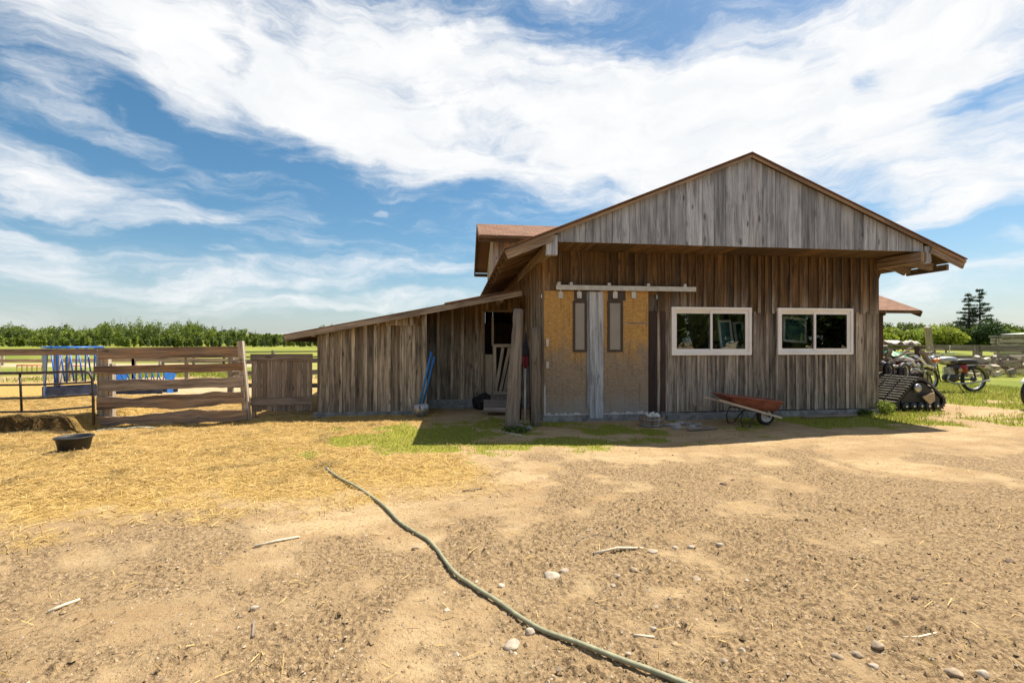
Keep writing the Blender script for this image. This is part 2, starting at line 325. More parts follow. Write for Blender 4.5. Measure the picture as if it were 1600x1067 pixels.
def f_ground(t):
    p = t.new('ShaderNodeNewGeometry').outputs['Position']; mk = t.new('ShaderNodeAttribute', attribute_name='mask')
    s_ = t.new('ShaderNodeSeparateColor', {0: mk.outputs['Color']}).outputs; alpha = mk.outputs['Alpha']
    x, y, z = t.xyz(p); q = t.vec(x, y, 0.)
    big = t.noise(t.mapping(q, rot=(0, 0, -.2), sc=(.45, 1, 1)), .8, 7, .68); med = t.noise(t.mapping(q, rot=(0, 0, -.2), sc=(.5, 1, 1)), 3.6, 8, .72); fine = t.noise(q, 34, 5, .7); tiny = t.noise(q, 160, 3, .6)
    dist = t.new('ShaderNodeVectorMath', {0: p, 1: (CX, CY, 0)}, operation='DISTANCE').outputs['Value']
    dry = t.mix(t.rng(med, .35, .66), (.385, .258, .132), (.585, .43, .245))
    dry = t.mix(t.rng(big, .40, .62, 0, .7), dry, (.33, .215, .11))
    dry = t.mix(t.rng(fine, .48, .72, 0, .75), dry, (.20, .13, .07))
    dry = t.mix(t.rng(tiny, .5, .75, 0, .35), dry, (.62, .48, .31))
    cl_ = t.mix(t.rng(fine, .36, .64), (.14, .09, .048), (.40, .28, .155))
    gv = t.vor(t.vec(t.m('ADD', x, t.m('MULTIPLY', fine, .03)), y, 0.), 42); gk = t.new('ShaderNodeSeparateColor', {0: gv.outputs['Color']}).outputs
    grit = t.m('MULTIPLY', t.rng(gv.outputs['Distance'], .42, .25), t.m('GREATER_THAN', gk[0], .72))
    cl_ = t.mix(t.m('MULTIPLY', grit, .5), cl_, t.mix(gk[1], (.32, .23, .14), (.60, .49, .35)))
    c = t.mix(t.m('MULTIPLY', t.rng(t.m('ADD', s_[2], t.m('MULTIPLY', t.m('SUBTRACT', med, .5), 1.6)), -.05, .75), .92), dry, cl_)
    sv = t.vec(t.m('ADD', t.m('MULTIPLY', x, 26), t.m('MULTIPLY', med, 8)), t.m('ADD', t.m('MULTIPLY', y, 26), t.m('MULTIPLY', big, 9)), 0.)
    f1 = t.noise(t.mapping(sv, rot=(0, 0, .6), sc=(.5, 3.5, 1)), 1, 3, .6); f2 = t.noise(t.mapping(sv, rot=(0, 0, -.7), sc=(.5, 3.2, 1)), 1, 3, .6)
    ff = t.m('MAXIMUM', f1, f2)
    stc = t.mix(t.rng(ff, .42, .72), (.29, .175, .05), (.66, .455, .15))
    stc = t.mix(t.rng(med, .55, .75, 0, .35), stc, (.20, .11, .035))
    c = t.mix(t.rng(t.m('ADD', s_[0], t.m('MULTIPLY', t.m('SUBTRACT', ff, .5), .9)), .15, .65), c, stc)
    mu = t.new('ShaderNodeSeparateColor', {0: t.new('ShaderNodeAttribute', attribute_name='muck_and_shade').outputs['Color']}).outputs[0]
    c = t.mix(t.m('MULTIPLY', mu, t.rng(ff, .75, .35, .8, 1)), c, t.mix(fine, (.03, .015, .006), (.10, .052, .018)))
    gc = t.mix(t.rng(fine, .35, .7), (.13, .14, .02), (.38, .36, .05)); farc = t.mix(t.rng(t.noise(q, .12, 5, .6), .35, .65), (.13, .17, .022), (.27, .26, .05))
    gc = t.mix(t.rng(dist, 12, 24), gc, farc)
    c = t.mix(t.rng(t.m('ADD', s_[1], t.m('MULTIPLY', t.m('SUBTRACT', t.noise(q, 9, 5, .65), .5), .9)), .3, .75), c, gc)
    c = t.mix(t.m('MULTIPLY', alpha, .8), c, t.mix(t.rng(med, .3, .7), (.42, .33, .21), (.56, .45, .30)))
    bh = t.m('ADD', t.m('ADD', fine, t.m('MULTIPLY', tiny, .35)), t.m('ADD', t.m('MULTIPLY', grit, .3), t.m('MULTIPLY', t.m('MULTIPLY', ff, s_[0]), 1.2)))
    return bsdf(t, c, .95, bh, .75, t.rng(dist, 3, 20, .035, .02, False), Specular_IOR_Level=.15)
M_GROUND = mat('dirt_straw_and_grass', f_ground)

# ------------------------------------------------------------------ mesh builder
class MB:
    def __init__(s): s.v = []; s.f = []; s.uv = []; s.c = []; s.sm = []
    def face(s, idx, uvs, col, smooth=False): s.f.append(tuple(idx)); s.uv.append(uvs); s.c.append(col); s.sm.append(smooth)
    def hexa(s, p, L=(0, 1), col=None, off=None, smooth=False):
        """p: 8 corners, 0-3 one end ring, 4-7 the other end ring; u runs between the rings"""
        col = col or (random.random(), random.random(), random.random()); ox, oy = off or (random.random()*40, random.random()*40)
        b = len(s.v); s.v += [tuple(q) for q in p]; P_ = [Vector(q) for q in p]
        for i in range(4):
            j = (i+1) % 4; wd = (P_[j]-P_[i]).length; ln = (P_[4+i]-P_[i]).length; o2 = oy+i*.37
            s.face((b+i, b+j, b+4+j, b+4+i), ((ox, o2), (ox, o2+wd), (ox+ln, o2+wd), (ox+ln, o2)), col, smooth)
        w1 = (P_[1]-P_[0]).length; w2 = (P_[3]-P_[0]).length
        e = ((ox, oy), (ox+.02, oy+w1), (ox+.02+w2*.1, oy+w1), (ox+w2*.1, oy))
        s.face((b+3, b+2, b+1, b), e, col, smooth); s.face((b+4, b+5, b+6, b+7), e, col, smooth)
    def beam(s, a, b, w_, t_, up=(0, 0, 1), col=None, w2=None, t2=None):
        a = Vector(a); b = Vector(b); d = (b-a).normalized(); up = Vector(up)
        if abs(d.dot(up)) > .98: up = Vector((0, 1, 0))
        n = d.cross(up).normalized(); u = n.cross(d).normalized(); w2 = w2 or w_; t2 = t2 or t_
        # w_ measured along u (height), t_ along n (thickness)
        def ring(c, ww, tt): return [c-n*tt/2-u*ww/2, c+n*tt/2-u*ww/2, c+n*tt/2+u*ww/2, c-n*tt/2+u*ww/2]
        s.hexa(ring(a, w_, t_)+ring(b, w2, t2), col=col)
    def box(s, lo, hi, col=None, axis=2):
        (x0, y0, z0), (x1, y1, z1) = lo, hi
        if axis == 2: p = [(x0,y0,z0),(x1,y0,z0),(x1,y1,z0),(x0,y1,z0),(x0,y0,z1),(x1,y0,z1),(x1,y1,z1),(x0,y1,z1)]
        elif axis == 0: p = [(x0,y0,z0),(x0,y1,z0),(x0,y1,z1),(x0,y0,z1),(x1,y0,z0),(x1,y1,z0),(x1,y1,z1),(x1,y0,z1)]
        else: p = [(x1,y0,z0),(x0,y0,z0),(x0,y0,z1),(x1,y0,z1),(x1,y1,z0),(x0,y1,z0),(x0,y1,z1),(x1,y1,z1)]
        s.hexa(p, col=col)
    def tube(s, path, r, seg=8, col=None, cap=True, closed=False):
        path = [Vector(p) for p in path]; n = len(path); col = col or (random.random(), random.random(), random.random())
        b = len(s.v); ox = random.random()*40; L = 0; ref = None
        for i, p in enumerate(path):
            if closed: d = path[(i+1) % n]-path[i-1]
            else: d = path[min(i+1, n-1)]-path[max(i-1, 0)]
            d.normalize()
            if ref is None: ref = Vector((0, 0, 1)) if abs(d.z) < .9 else Vector((1, 0, 0))
            u = (ref-d*ref.dot(d)).normalized(); ref = u; v = d.cross(u); rr = r[i] if isinstance(r, (list, tuple)) else r
            for k in range(seg):
                a = 2*math.pi*k/seg; s.v.append(tuple(p+u*math.cos(a)*rr+v*math.sin(a)*rr))
        rm = r[0] if isinstance(r, (list, tuple)) else r
        for i in range(n if closed else n-1):
            i2 = (i+1) % n; l2 = L+(path[i2]-path[i]).length
            for k in range(seg):
                k2 = (k+1) % seg; c0 = k*2*math.pi*rm/seg; c1 = (k+1)*2*math.pi*rm/seg
                s.face((b+i*seg+k, b+i*seg+k2, b+i2*seg+k2, b+i2*seg+k), ((ox+L, c0), (ox+L, c1), (ox+l2, c1), (ox+l2, c0)), col, True)
            L = l2
        if cap and not closed:
            s.face(tuple(b+k for k in range(seg))[::-1], tuple((ox, .1*k) for k in range(seg)), col)
            s.face(tuple(b+(n-1)*seg+k for k in range(seg)), tuple((ox, .1*k) for k in range(seg)), col)
    def lathe(s, prof, seg=28, M=None, col=(.5, .5, .5), smooth=True):
        M = M or Matrix.Identity(4); b = len(s.v); n = len(prof)
        for (r, z) in prof:
            for k in range(seg):
                a = 2*math.pi*k/seg; s.v.append(tuple(M @ Vector((r*math.cos(a), r*math.sin(a), z))))
        for i in range(n-1):
            for k in range(seg):
                k2 = (k+1) % seg
                s.face((b+i*seg+k, b+i*seg+k2, b+(i+1)*seg+k2, b+(i+1)*seg+k), ((k*.1, i*.1), (k*.1+.1, i*.1), (k*.1+.1, i*.1+.1), (k*.1, i*.1+.1)), col, smooth)
    def quad(s, a, b, c, d, col=(.5, .5, .5), uvs=None):
        n = len(s.v); s.v += [tuple(a), tuple(b), tuple(c), tuple(d)]; s.face((n, n+1, n+2, n+3), uvs or ((0, 0), (1, 0), (1, 1), (0, 1)), col)
    def prism(s, poly, d, col=None):
        """closed outline (list of points) pushed along vector d"""
        poly = [Vector(p) for p in poly]; d = Vector(d); n = len(poly); b = len(s.v); col = col or (random.random(), random.random(), random.random())
        s.v += [tuple(p) for p in poly]+[tuple(p+d) for p in poly]; o = random.random()*30
        for i in range(n):
            j = (i+1) % n; ln = (poly[j]-poly[i]).length; s.face((b+i, b+j, b+n+j, b+n+i), ((o, 0), (o+ln, 0), (o+ln, d.length), (o, d.length)), col)
        ax = (poly[1]-poly[0]).normalized(); nn = d.normalized(); ay = nn.cross(ax)
        uv = tuple((o+(p-poly[0]).dot(ax), (p-poly[0]).dot(ay)+o) for p in poly)
        s.face(tuple(b+i for i in range(n))[::-1], uv[::-1], col); s.face(tuple(b+n+i for i in range(n)), uv, col)
    def build(s, name, material, parent=None, fix=True, world=False):
        me = bpy.data.meshes.new(name); me.from_pydata(s.v, [], s.f)
        uvl = me.uv_layers.new(name='UVMap'); uvl.data.foreach_set('uv', np.array([c for f in s.uv for q in f for c in q], dtype=np.float32))
        ca = me.color_attributes.new('tone', 'FLOAT_COLOR', 'CORNER')
        ca.data.foreach_set('color', np.array([x for f, c in zip(s.f, s.c) for _ in f for x in (*c, 1.)], dtype=np.float32))
        me.polygons.foreach_set('use_smooth', s.sm); me.update()
        if fix:
            import bmesh
            bm = bmesh.new(); bm.from_mesh(me); bmesh.ops.recalc_face_normals(bm, faces=bm.faces); bm.to_mesh(me); bm.free()
        me.materials.append(material); o = bpy.data.objects.new(name, me); COL.objects.link(o)
        if parent is not None:
            o.parent = parent
            if world: o.matrix_parent_inverse = parent_world(parent).inverted()
        return o
def parent_world(o):
    m_ = Matrix.Translation(o.location) @ o.rotation_euler.to_matrix().to_4x4()
    if o.parent: m_ = parent_world(o.parent) @ (o.matrix_parent_inverse @ m_)
    return m_
def tag(o, label=None, cat=None, group=None, kind=None):
    if label: o['label'] = label
    if cat: o['category'] = cat
    if group: o['group'] = group
    if kind: o['kind'] = kind
    return o
def thing(name, label, cat, loc=(0, 0, 0), rz=0, group=None, rot=None):
    o = bpy.data.objects.new(name, None); COL.objects.link(o); o.location = loc; o.rotation_euler = rot or (0, 0, rz); o.empty_display_size = .2
    return tag(o, label, cat, group)
def copy_tree(o, parent=None):
    c = o.copy(); COL.objects.link(c); c.parent = parent
    for ch in list(o.children): copy_tree(ch, c)
    return c

# ------------------------------------------------------------------ ground (one sheet out to the horizon)
def build_ground():
    fine = np.arange(-R(57), R(57), .0042); rest = np.linspace(R(57), 2*math.pi-R(57), 90)[:-1]
    ang = np.concatenate([fine, rest]); na = len(ang)
    rr = [.25]
    while rr[-1] < 22: rr.append(rr[-1]*(1.0048 if rr[-1] > 1.6 else 1.03))
    while rr[-1] < 6000: rr.append(rr[-1]*1.03)
    rr = np.array(rr); nr = len(rr)
    A, Q = np.meshgrid(ang+0, rr); X = CX+Q*np.sin(A+YAW); Y = CY+Q*np.cos(A+YAW)
    Z = ground_z(X, Y); st, gr, cl_, pa = masks(X, Y)
    v = np.stack([X, Y, Z], -1).reshape(-1, 3)
    i = np.arange(nr-1)[:, None]; j = np.arange(na)[None, :]; j2 = (j+1) % na
    f = np.stack([i*na+j+0*j2, i*na+j2, (i+1)*na+j2, (i+1)*na+j], -1).reshape(-1, 4)
    ctr = len(v); v = np.vstack([v, [[CX, CY, gz(CX, CY)]]])
    me = bpy.data.meshes.new('ground'); nf = len(f); tri = np.stack([np.full(na, ctr), (np.arange(na)+1) % na, np.arange(na)], -1)
    me.vertices.add(len(v)); me.vertices.foreach_set('co', v.astype(np.float32).ravel())
    me.loops.add(nf*4+na*3); me.loops.foreach_set('vertex_index', np.concatenate([f[:, ::-1].ravel(), tri[:, ::-1].ravel()]).astype(np.int32))
    me.polygons.add(nf+na); me.polygons.foreach_set('loop_start', np.concatenate([np.arange(nf)*4, nf*4+np.arange(na)*3]).astype(np.int32))
    me.polygons.foreach_set('use_smooth', np.ones(nf+na, bool)); me.update(calc_edges=True); me.validate()
    col = np.stack([st, gr, cl_, pa], -1).reshape(-1, 4); col = np.vstack([col, col[:1]])
    ca = me.color_attributes.new('mask', 'FLOAT_COLOR', 'POINT'); ca.data.foreach_set('color', col.astype(np.float32).ravel())
    ca = me.color_attributes.new('muck_and_shade', 'FLOAT_COLOR', 'POINT'); mu = muck_and_shade(X, Y).reshape(-1, 1); mu = np.vstack([mu, mu[:1]]); ca.data.foreach_set('color', np.hstack([mu, mu, mu, mu*0+1]).astype(np.float32).ravel())
    me.materials.append(M_GROUND); o = bpy.data.objects.new('ground', me); COL.objects.link(o); tag(o, 'dry dirt yard with straw and thin grass', 'ground', kind='structure')
    if me.polygons[nf//3].normal.z < 0: me.flip_normals()
build_ground()

def quads_object(name, V, C, material, label, cat, tri=False, parent=None, kind='stuff'):
    """V: (n,4,3) or (n,3,3) corner array; C: (n,3) colours"""
    n, k = V.shape[:2]; me = bpy.data.meshes.new(name)
    me.vertices.add(n*k); me.vertices.foreach_set('co', V.astype(np.float32).ravel())
    me.loops.add(n*k); me.loops.foreach_set('vertex_index', np.arange(n*k, dtype=np.int32)); me.polygons.add(n)
    me.polygons.foreach_set('loop_start', (np.arange(n)*k).astype(np.int32)); me.update(calc_edges=True)
    ca = me.color_attributes.new('tone', 'FLOAT_COLOR', 'POINT'); cc_ = np.repeat(np.hstack([C, np.ones((n, 1))]), k, 0); ca.data.foreach_set('color', cc_.astype(np.float32).ravel())
    me.materials.append(material); o = bpy.data.objects.new(name, me); COL.objects.link(o)
    if parent is not None: o.parent = parent
    if label: tag(o, label, cat, kind=kind)
    return o
rg = np.random.default_rng(5)
def sample(n, x0, x1, y0, y1, which, thr=.15):
    x = rg.uniform(x0, x1, n); y = rg.uniform(y0, y1, n); m_ = masks(x, y)[which]; k = rg.random(n) < m_*(m_ > thr); return x[k], y[k]
def blocked(x, y):
    """footprints of the buildings, where nothing grows"""
    return ((x > -.02) & (x < 7.3) & (y > -.12) & (y < 14)) | ((x > -4.6) & (x < -2.25) & (y > 1.1) & (y < 8)) | ((x > -2.4) & (x < 0) & (y > 1.95) & (y < 8)) | ((x > 7) & (x < 9.8) & (y > 2.1) & (y < 8))
def straw():
    x, y = sample(260000, -13, .5, -5.6, 5, 0, .08); k = ~blocked(x, y); x, y = x[k], y[k]
    # a loose sprinkle over the rest of the yard
    xs = rg.uniform(-6, 9, 3000); ys = rg.uniform(-6.8, -1.6, 3000); x = np.concatenate([x, xs]); y = np.concatenate([y, ys]); n = len(x)
    L = rg.uniform(.03, .11, n); L[-3000:] *= .45; L[:-3000] *= .7; a = rg.uniform(0, math.pi, n); z = ground_z(x, y)+rg.uniform(.001, .018, n); tilt = rg.normal(0, .22, n); wd = rg.uniform(.0011, .0024, n)
    d = np.stack([np.cos(a)*np.cos(tilt), np.sin(a)*np.cos(tilt), np.sin(tilt)], -1)*L[:, None]; s_ = np.stack([-np.sin(a), np.cos(a), rg.normal(0, .5, n)], -1)*wd[:, None]
    c = np.stack([x, y, z], -1); V = np.stack([c-d-s_, c-d+s_, c+d+s_, c+d-s_], 1)
    k = rg.random(n)[:, None]; C = (np.array([.34, .21, .065])*(1-k)+np.array([.72, .51, .19])*k)*(1-.82*muck_and_shade(x, y)[:, None])
    quads_object('straw', V, C, M_STRAW, 'loose golden straw scattered over the yard left of the barn', 'straw')
straw()
def grass():
    parts = [sample(60000, -4.8, 8.5, -2.8, 2.2, 1, .1), sample(60000, 6.5, 17, -1.8, 10, 1, .1), sample(26000, -20, -4, 6, 16, 1, .1)]
    hs = [(.015, .045), (.03, .09), (.06, .16)]; VV = []; CC = []
    for (x, y), (h0, h1) in zip(parts, hs):
        k = ~blocked(x, y); x, y = x[k], y[k]; n = len(x); z = ground_z(x, y)-.004; h = rg.uniform(h0, h1, n); a = rg.uniform(0, 2*math.pi, n); wd = h*.09+.0015; b = h*rg.uniform(.1, .8, n); a2 = rg.uniform(0, 6.28, n)
        s_ = np.stack([np.cos(a)*wd, np.sin(a)*wd, 0*a], -1); c = np.stack([x, y, z], -1); t_ = c+np.stack([np.cos(a2)*b, np.sin(a2)*b, h], -1)
        VV.append(np.stack([c-s_, c+s_, t_+s_*.15, t_-s_*.15], 1)); k = rg.random(n)[:, None]; dry = (rg.random(n) < .32)[:, None]
        CC.append(np.where(dry, np.array([.40, .31, .10]), np.array([.15, .20, .02])*(1-k)+np.array([.40, .44, .05])*k))
    quads_object('grass', np.concatenate(VV), np.concatenate(CC), M_GRASS, 'short patchy yellow green grass around the barn', 'grass')
grass()

# ------------------------------------------------------------------ barn
BARN = thing('barn', 'weathered board and batten barn with gabled front, sliding doors and lean-to', 'barn')
def wall_boards(mb, O, U, N, s0, s1, zb, zt, bw=.21, th=.022, bat=.055, bth=.02, holes=(), rag=.015, seed=1, split=(), tone=None):
    rnd = random.Random(seed); U = Vector(U); N = Vector(N); O = Vector(O)
    f = (lambda v: v if callable(v) else (lambda s_: v)); zb, zt = f(zb), f(zt)
    ed = [s0]
    while ed[-1] < s1-bw*.7: ed.append(ed[-1]+bw*rnd.uniform(.78, 1.25))
    ed[-1] = s1 if s1-ed[-1] < bw*.7 else ed[-1]
    if ed[-1] < s1: ed.append(s1)
    cuts = sorted(set(ed+[h for a in holes for h in a[:2] if s0 < h < s1]))
    def spans(a, b, lo, hi):
        sp = [(lo, hi)]
        for (h0, h1, g0, g1) in holes:
            if a < h1-1e-4 and b > h0+1e-4:
                q = []
                for (p0, p1) in sp:
                    if g0 > p0: q.append((p0, min(p1, g0)))
                    if g1 < p1: q.append((max(p0, g1), p1))
                sp = [t for t in q if t[1]-t[0] > .01]
        return sp
    def col(a, b, n0, n1, c, rg_):
        for (lo, hi) in spans(a, b, min(zb(a), zb(b)), max(zt(a), zt(b))):
            top = hi > min(zt(a), zt(b))-.001; la, lb = (lo-rg_, lo-rg_) if lo <= zb(a)+1e-4 else (lo, lo)
            ta, tb = (zt(a), zt(b)) if top else (hi, hi)
            pt = lambda s_, n_, z_: tuple(O+U*s_+N*n_+Vector((0, 0, z_)))
            mb.hexa([pt(a, n0, la), pt(b, n0, lb), pt(b, n1, lb), pt(a, n1, la), pt(a, n0, ta), pt(b, n0, tb), pt(b, n1, tb), pt(a, n1, ta)], col=c, off=(rnd.random()*50, rnd.random()*50))
    for a, b in zip(cuts[:-1], cuts[1:]):
        if b-a < .004: continue
        c = (rnd.random(), rnd.random(), rnd.random()); col(a+.003, b-.003, 0, th*rnd.uniform(.8, 1.15), c, rnd.uniform(0, rag))
    if bat:
        for e in ed[1:-1]:
            hb = bat*rnd.uniform(.75, 1.2)/2; c = (rnd.uniform(.6, 1.15), rnd.random()*.7, rnd.random())
            col(e-hb, e+hb, th*1.2, th*1.2+bth*rnd.uniform(.8, 1.2), c, rnd.uniform(0, rag))
XR, WT = 7.18, 3.26                       # wall length, soffit height
SL = .41; RX0, RX1, RXM = -.80, 8.17, 3.70
def zr(x): return 4.97-SL*abs(x-RXM)       # roof top surface
def box_between(px0, px1, py0, py1, y): a = PY(px0, py1, y); b = PY(px1, py0, y); return a.x, b.x, a.z, b.z
W1 = box_between(1048, 1172, 481, 555, -.03); W2 = box_between(1213, 1330, 482.5, 554, -.03)
hol = [(W1[0]+.03, W1[1]-.03, W1[2]+.03, W1[3]-.03), (W2[0]+.03, W2[1]-.03, W2[2]+.03, W2[3]-.03)]
mb = MB(); SEAM = 2.13
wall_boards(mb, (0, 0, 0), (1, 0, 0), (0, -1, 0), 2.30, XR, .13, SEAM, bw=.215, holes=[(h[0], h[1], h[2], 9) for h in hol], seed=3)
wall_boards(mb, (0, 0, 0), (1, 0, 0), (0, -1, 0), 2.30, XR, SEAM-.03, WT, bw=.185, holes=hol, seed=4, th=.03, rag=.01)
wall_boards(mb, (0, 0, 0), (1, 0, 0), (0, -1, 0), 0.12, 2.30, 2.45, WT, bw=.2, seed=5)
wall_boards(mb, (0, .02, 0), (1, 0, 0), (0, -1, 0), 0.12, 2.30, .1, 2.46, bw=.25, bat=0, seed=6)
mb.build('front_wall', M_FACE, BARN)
mb = MB()
for (x0, x1, c) in ((2.12, 2.28, .1), (2.36, 2.50, .35)):
    mb = MB(); mb.box((x0, -.035, .14), (x1, -.024, 2.12), col=(c, .3, .4)); mb.build('stained_plank', M_DARKW, BARN)
mb = MB(); mb.beam((0.07, .06, .03), (0.07, .06, 3.2), .16, .13, col=(.95, .75, .2)); mb.build('corner_post', M_SIDE, BARN); mb = MB(); mb.beam((XR-.03, .03, .1), (XR-.03, .03, 3.2), .09, .11, col=(.4, .4, .2)); mb.build('corner_post', M_SIDE, BARN)
mb = MB(); wall_boards(mb, (0, 0, 0), (0, 1, 0), (-1, 0, 0), .14, 9.5, .12, 3.40, bw=.24, bat=.06, bth=.03, seed=8); mb.build('side_wall', M_SIDE, BARN); mb = MB()
wall_boards(mb, (XR, 0, 0), (0, 1, 0), (1, 0, 0), .1, 9.5, .12, 3.3, bw=.24, bat=.06, bth=.03, seed=9)
mb.build('side_wall', M_SIDE, BARN); mb = MB(); mb.box((0, 9.5, 0), (XR, 9.55, 3.3)); mb.build('rear_wall', M_SIDE, BARN)
for lo_, hi_, ax_ in (((-.01, -.075, -.35), (XR+.02, .2, .105), 0), ((2.45, -.16, -.3), (3.9, -.078, .075), 0), ((-4.55, 1.13, -.35), (-2.28, 1.35, .06), 0), ((-2.3, 1.93, -.3), (-.05, 2.1, .19), 0), ((-.02, .2, -.3), (.1, 9.5, .1), 1)):
    mb = MB(); mb.box(lo_, hi_, axis=ax_); mb.build('foundation', M_CONC, BARN)

mb = MB(); mb.box((.12, .1, .02), (XR-.05, 9.4, .08)); mb.build('floor_slab', M_CONC, BARN)
# gable face and its drop ends
mb = MB(); GY = -.80
wall_boards(mb, (0, GY, 0), (1, 0, 0), (0, -1, 0), .10, RXM, WT, lambda x: zr(x)-.07, bw=.25, bat=0, seed=15, rag=.004); wall_boards(mb, (0, GY, 0), (1, 0, 0), (0, -1, 0), RXM, 7.33, WT, lambda x: zr(x)-.07, bw=.27, bat=0, seed=16, rag=.004)
mb.build('gable_boards', M_GABLE, BARN)
mb = MB()
mb.box((-.10, GY-.05, 3.02), (.098, GY+.05, zr(0)-.085), col=(.8, .3, .5)); mb.build('gable_end_box', M_GABLE, BARN); mb = MB(); mb.box((7.335, GY-.05, 3.03), (7.47, GY+.05, zr(7.4)-.09), col=(.7, .3, .5))
mb.build('gable_end_box', M_GABLE, BARN)
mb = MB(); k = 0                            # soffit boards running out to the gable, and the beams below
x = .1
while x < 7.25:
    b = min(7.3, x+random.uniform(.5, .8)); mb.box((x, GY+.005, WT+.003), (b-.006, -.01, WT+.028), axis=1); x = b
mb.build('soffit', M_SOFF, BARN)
mb = MB()
for x in (-.02, XR+.02): mb = MB(); mb.beam((x, -.95 if x > 1 else -.7, 3.14 if x < 1 else 3.13), (x, 3, 3.14), .19, .12); mb.build('roof_beam', M_TRIM, BARN)
for x in (7.62, 8.0): mb = MB(); mb.beam((x, -.72, zr(x)-.22), (x, .1, zr(x)-.22), .12, .05); mb.build('roof_beam', M_TRIM, BARN)
for y in (-.5, -.05): mb = MB(); mb.beam((XR+.08, y, 3.12), (7.9, y, 3.02), .14, .06); mb.build('outrigger', M_TRIM, BARN)
# main roof: shingle skin over decking, rake boards, rafters under the eaves
RY0, RY1 = -.92, 9.9
def slope(mb, xa, za, xb, zb_, y0, y1, th, col=None):
    mb.hexa([(xa, y0, za-th), (xa, y0, za), (xa, y1, za), (xa, y1, za-th), (xb, y0, zb_-th), (xb, y0, zb_), (xb, y1, zb_), (xb, y1, zb_-th)], col=col)
roof = MB()
slope(roof, RXM, zr(RXM), RX0-.03, zr(RX0)-.012, RY0, RY1, .018); slope(roof, RXM, zr(RXM), RX1+.03, zr(RX1)-.012, RY0, RY1, .018)
RF = roof.build('roof', M_SHIN, BARN)
for side in (0, 1):
    mb = MB(); xe = (RX0, RX1)[side]; n = 26; y = RY0+.02
    while y < RY1-.05:
        y2 = min(RY1-.02, y+.2); 
        slope(mb, RXM, zr(RXM)-.019, xe, zr(xe)-.021, y, y2-.004, .024, None); y = y2
    mb.build('roof_deck', M_SOFF, RF)
mb = MB()
for xe in (RX0, RX1):
    a = Vector((RXM, RY0+.01, zr(RXM)-.075)); b = Vector((xe, RY0+.01, zr(xe)-.075))
    mb.beam(a, b, .045, .02, col=(.75, .9, .3))
    for q in range(2):                       # wider fascia on the open eave ends
        xs = .0 if xe < 0 else 7.45
        mb.beam((xs if xe < 0 else xs, RY0+.05, zr(xs)-.13), (xe, RY0+.05, zr(xe)-.13), .15, .035, col=(.85, .4, .3)) if q == 0 else None
mb.build('rake_board', M_TRIM, RF)
y = -.35
while y < 9.6:
    for (xi, xe) in ((.3, RX0+.03), (7.0, RX1-.03)):
        mb = MB(); mb.beam((xi, y, zr(xi)-.12), (xe, y, zr(xe)-.12), .13, .045, col=(random.random(), .9, .3)); mb.build('rafter', M_SOFF, RF)
    y += .62
# lean-to on the left
LX0, LX1 = -5.06, -.27; LS = (2.62-1.67)/(LX1-LX0); LY = 1.0
def zl(x): return 1.67+(x-LX0)*LS
mb = MB()
wall_boards(mb, (0, 1.2, 0), (1, 0, 0), (0, -1, 0), -4.48, -2.36, .05, 1.98, bw=.235, bat=.075, seed=21)
wall_boards(mb, (0, 1.2, 0), (1, 0, 0), (0, -1, 0), -4.48, -2.36, lambda x: min(1.985, zl(x)-.06), lambda x: max(zl(x)-.05, 1.5), bw=.235, bat=.075, seed=21) if 0 else None
mb2 = MB()
# lower course stops under the sloping roof
def lo_t(x): return min(1.90, zl(x)-.13)
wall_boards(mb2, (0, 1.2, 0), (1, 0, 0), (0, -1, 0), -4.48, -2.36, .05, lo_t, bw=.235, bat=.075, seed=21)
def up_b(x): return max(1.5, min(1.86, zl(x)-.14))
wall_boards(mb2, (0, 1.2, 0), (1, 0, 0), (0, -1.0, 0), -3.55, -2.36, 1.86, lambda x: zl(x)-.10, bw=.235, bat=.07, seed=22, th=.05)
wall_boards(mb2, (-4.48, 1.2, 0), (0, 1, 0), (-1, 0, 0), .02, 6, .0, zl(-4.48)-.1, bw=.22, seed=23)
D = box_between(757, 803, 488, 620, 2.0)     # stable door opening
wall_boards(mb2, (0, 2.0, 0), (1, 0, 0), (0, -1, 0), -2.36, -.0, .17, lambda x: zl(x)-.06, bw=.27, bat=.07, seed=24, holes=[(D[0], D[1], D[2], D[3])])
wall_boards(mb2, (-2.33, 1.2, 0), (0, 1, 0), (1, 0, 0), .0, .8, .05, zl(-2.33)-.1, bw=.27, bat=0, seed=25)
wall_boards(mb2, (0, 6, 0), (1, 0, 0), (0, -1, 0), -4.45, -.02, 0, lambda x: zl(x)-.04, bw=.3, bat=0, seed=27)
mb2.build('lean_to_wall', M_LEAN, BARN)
mb = MB(); mb.beam((-2.31, 1.14, 0), (-2.31, 1.14, zl(-2.31)-.1), .09, .085, col=(.8, .2, .1)); mb.build('lean_to_post', M_LEAN, BARN)
lr = MB(); lr.hexa([(LX0-.02, LY-.02, zl(LX0)-.03), (LX0-.02, LY-.02, zl(LX0)-.012), (LX0-.02, 6.4, zl(LX0)-.012), (LX0-.02, 6.4, zl(LX0)-.03), (LX1, LY-.02, zl(LX1)-.018), (LX1, LY-.02, zl(LX1)), (LX1, 6.4, zl(LX1)), (LX1, 6.4, zl(LX1)-.018)])
LR = lr.build('lean_to_roof', M_SHIN, BARN)
mb = MB(); mb.beam((LX0, LY, zl(LX0)-.085), (LX1+.01, LY, zl(LX1)-.075), .105, .04, col=(.9, .1, .3)); mb.beam((LX0+.02, LY+.03, zl(LX0)-.1), (LX0+.02, 6.3, zl(LX0)-.1), .11, .035)
mb.build('fascia', M_TRIM, LR)
mb = MB(); y = LY+.03
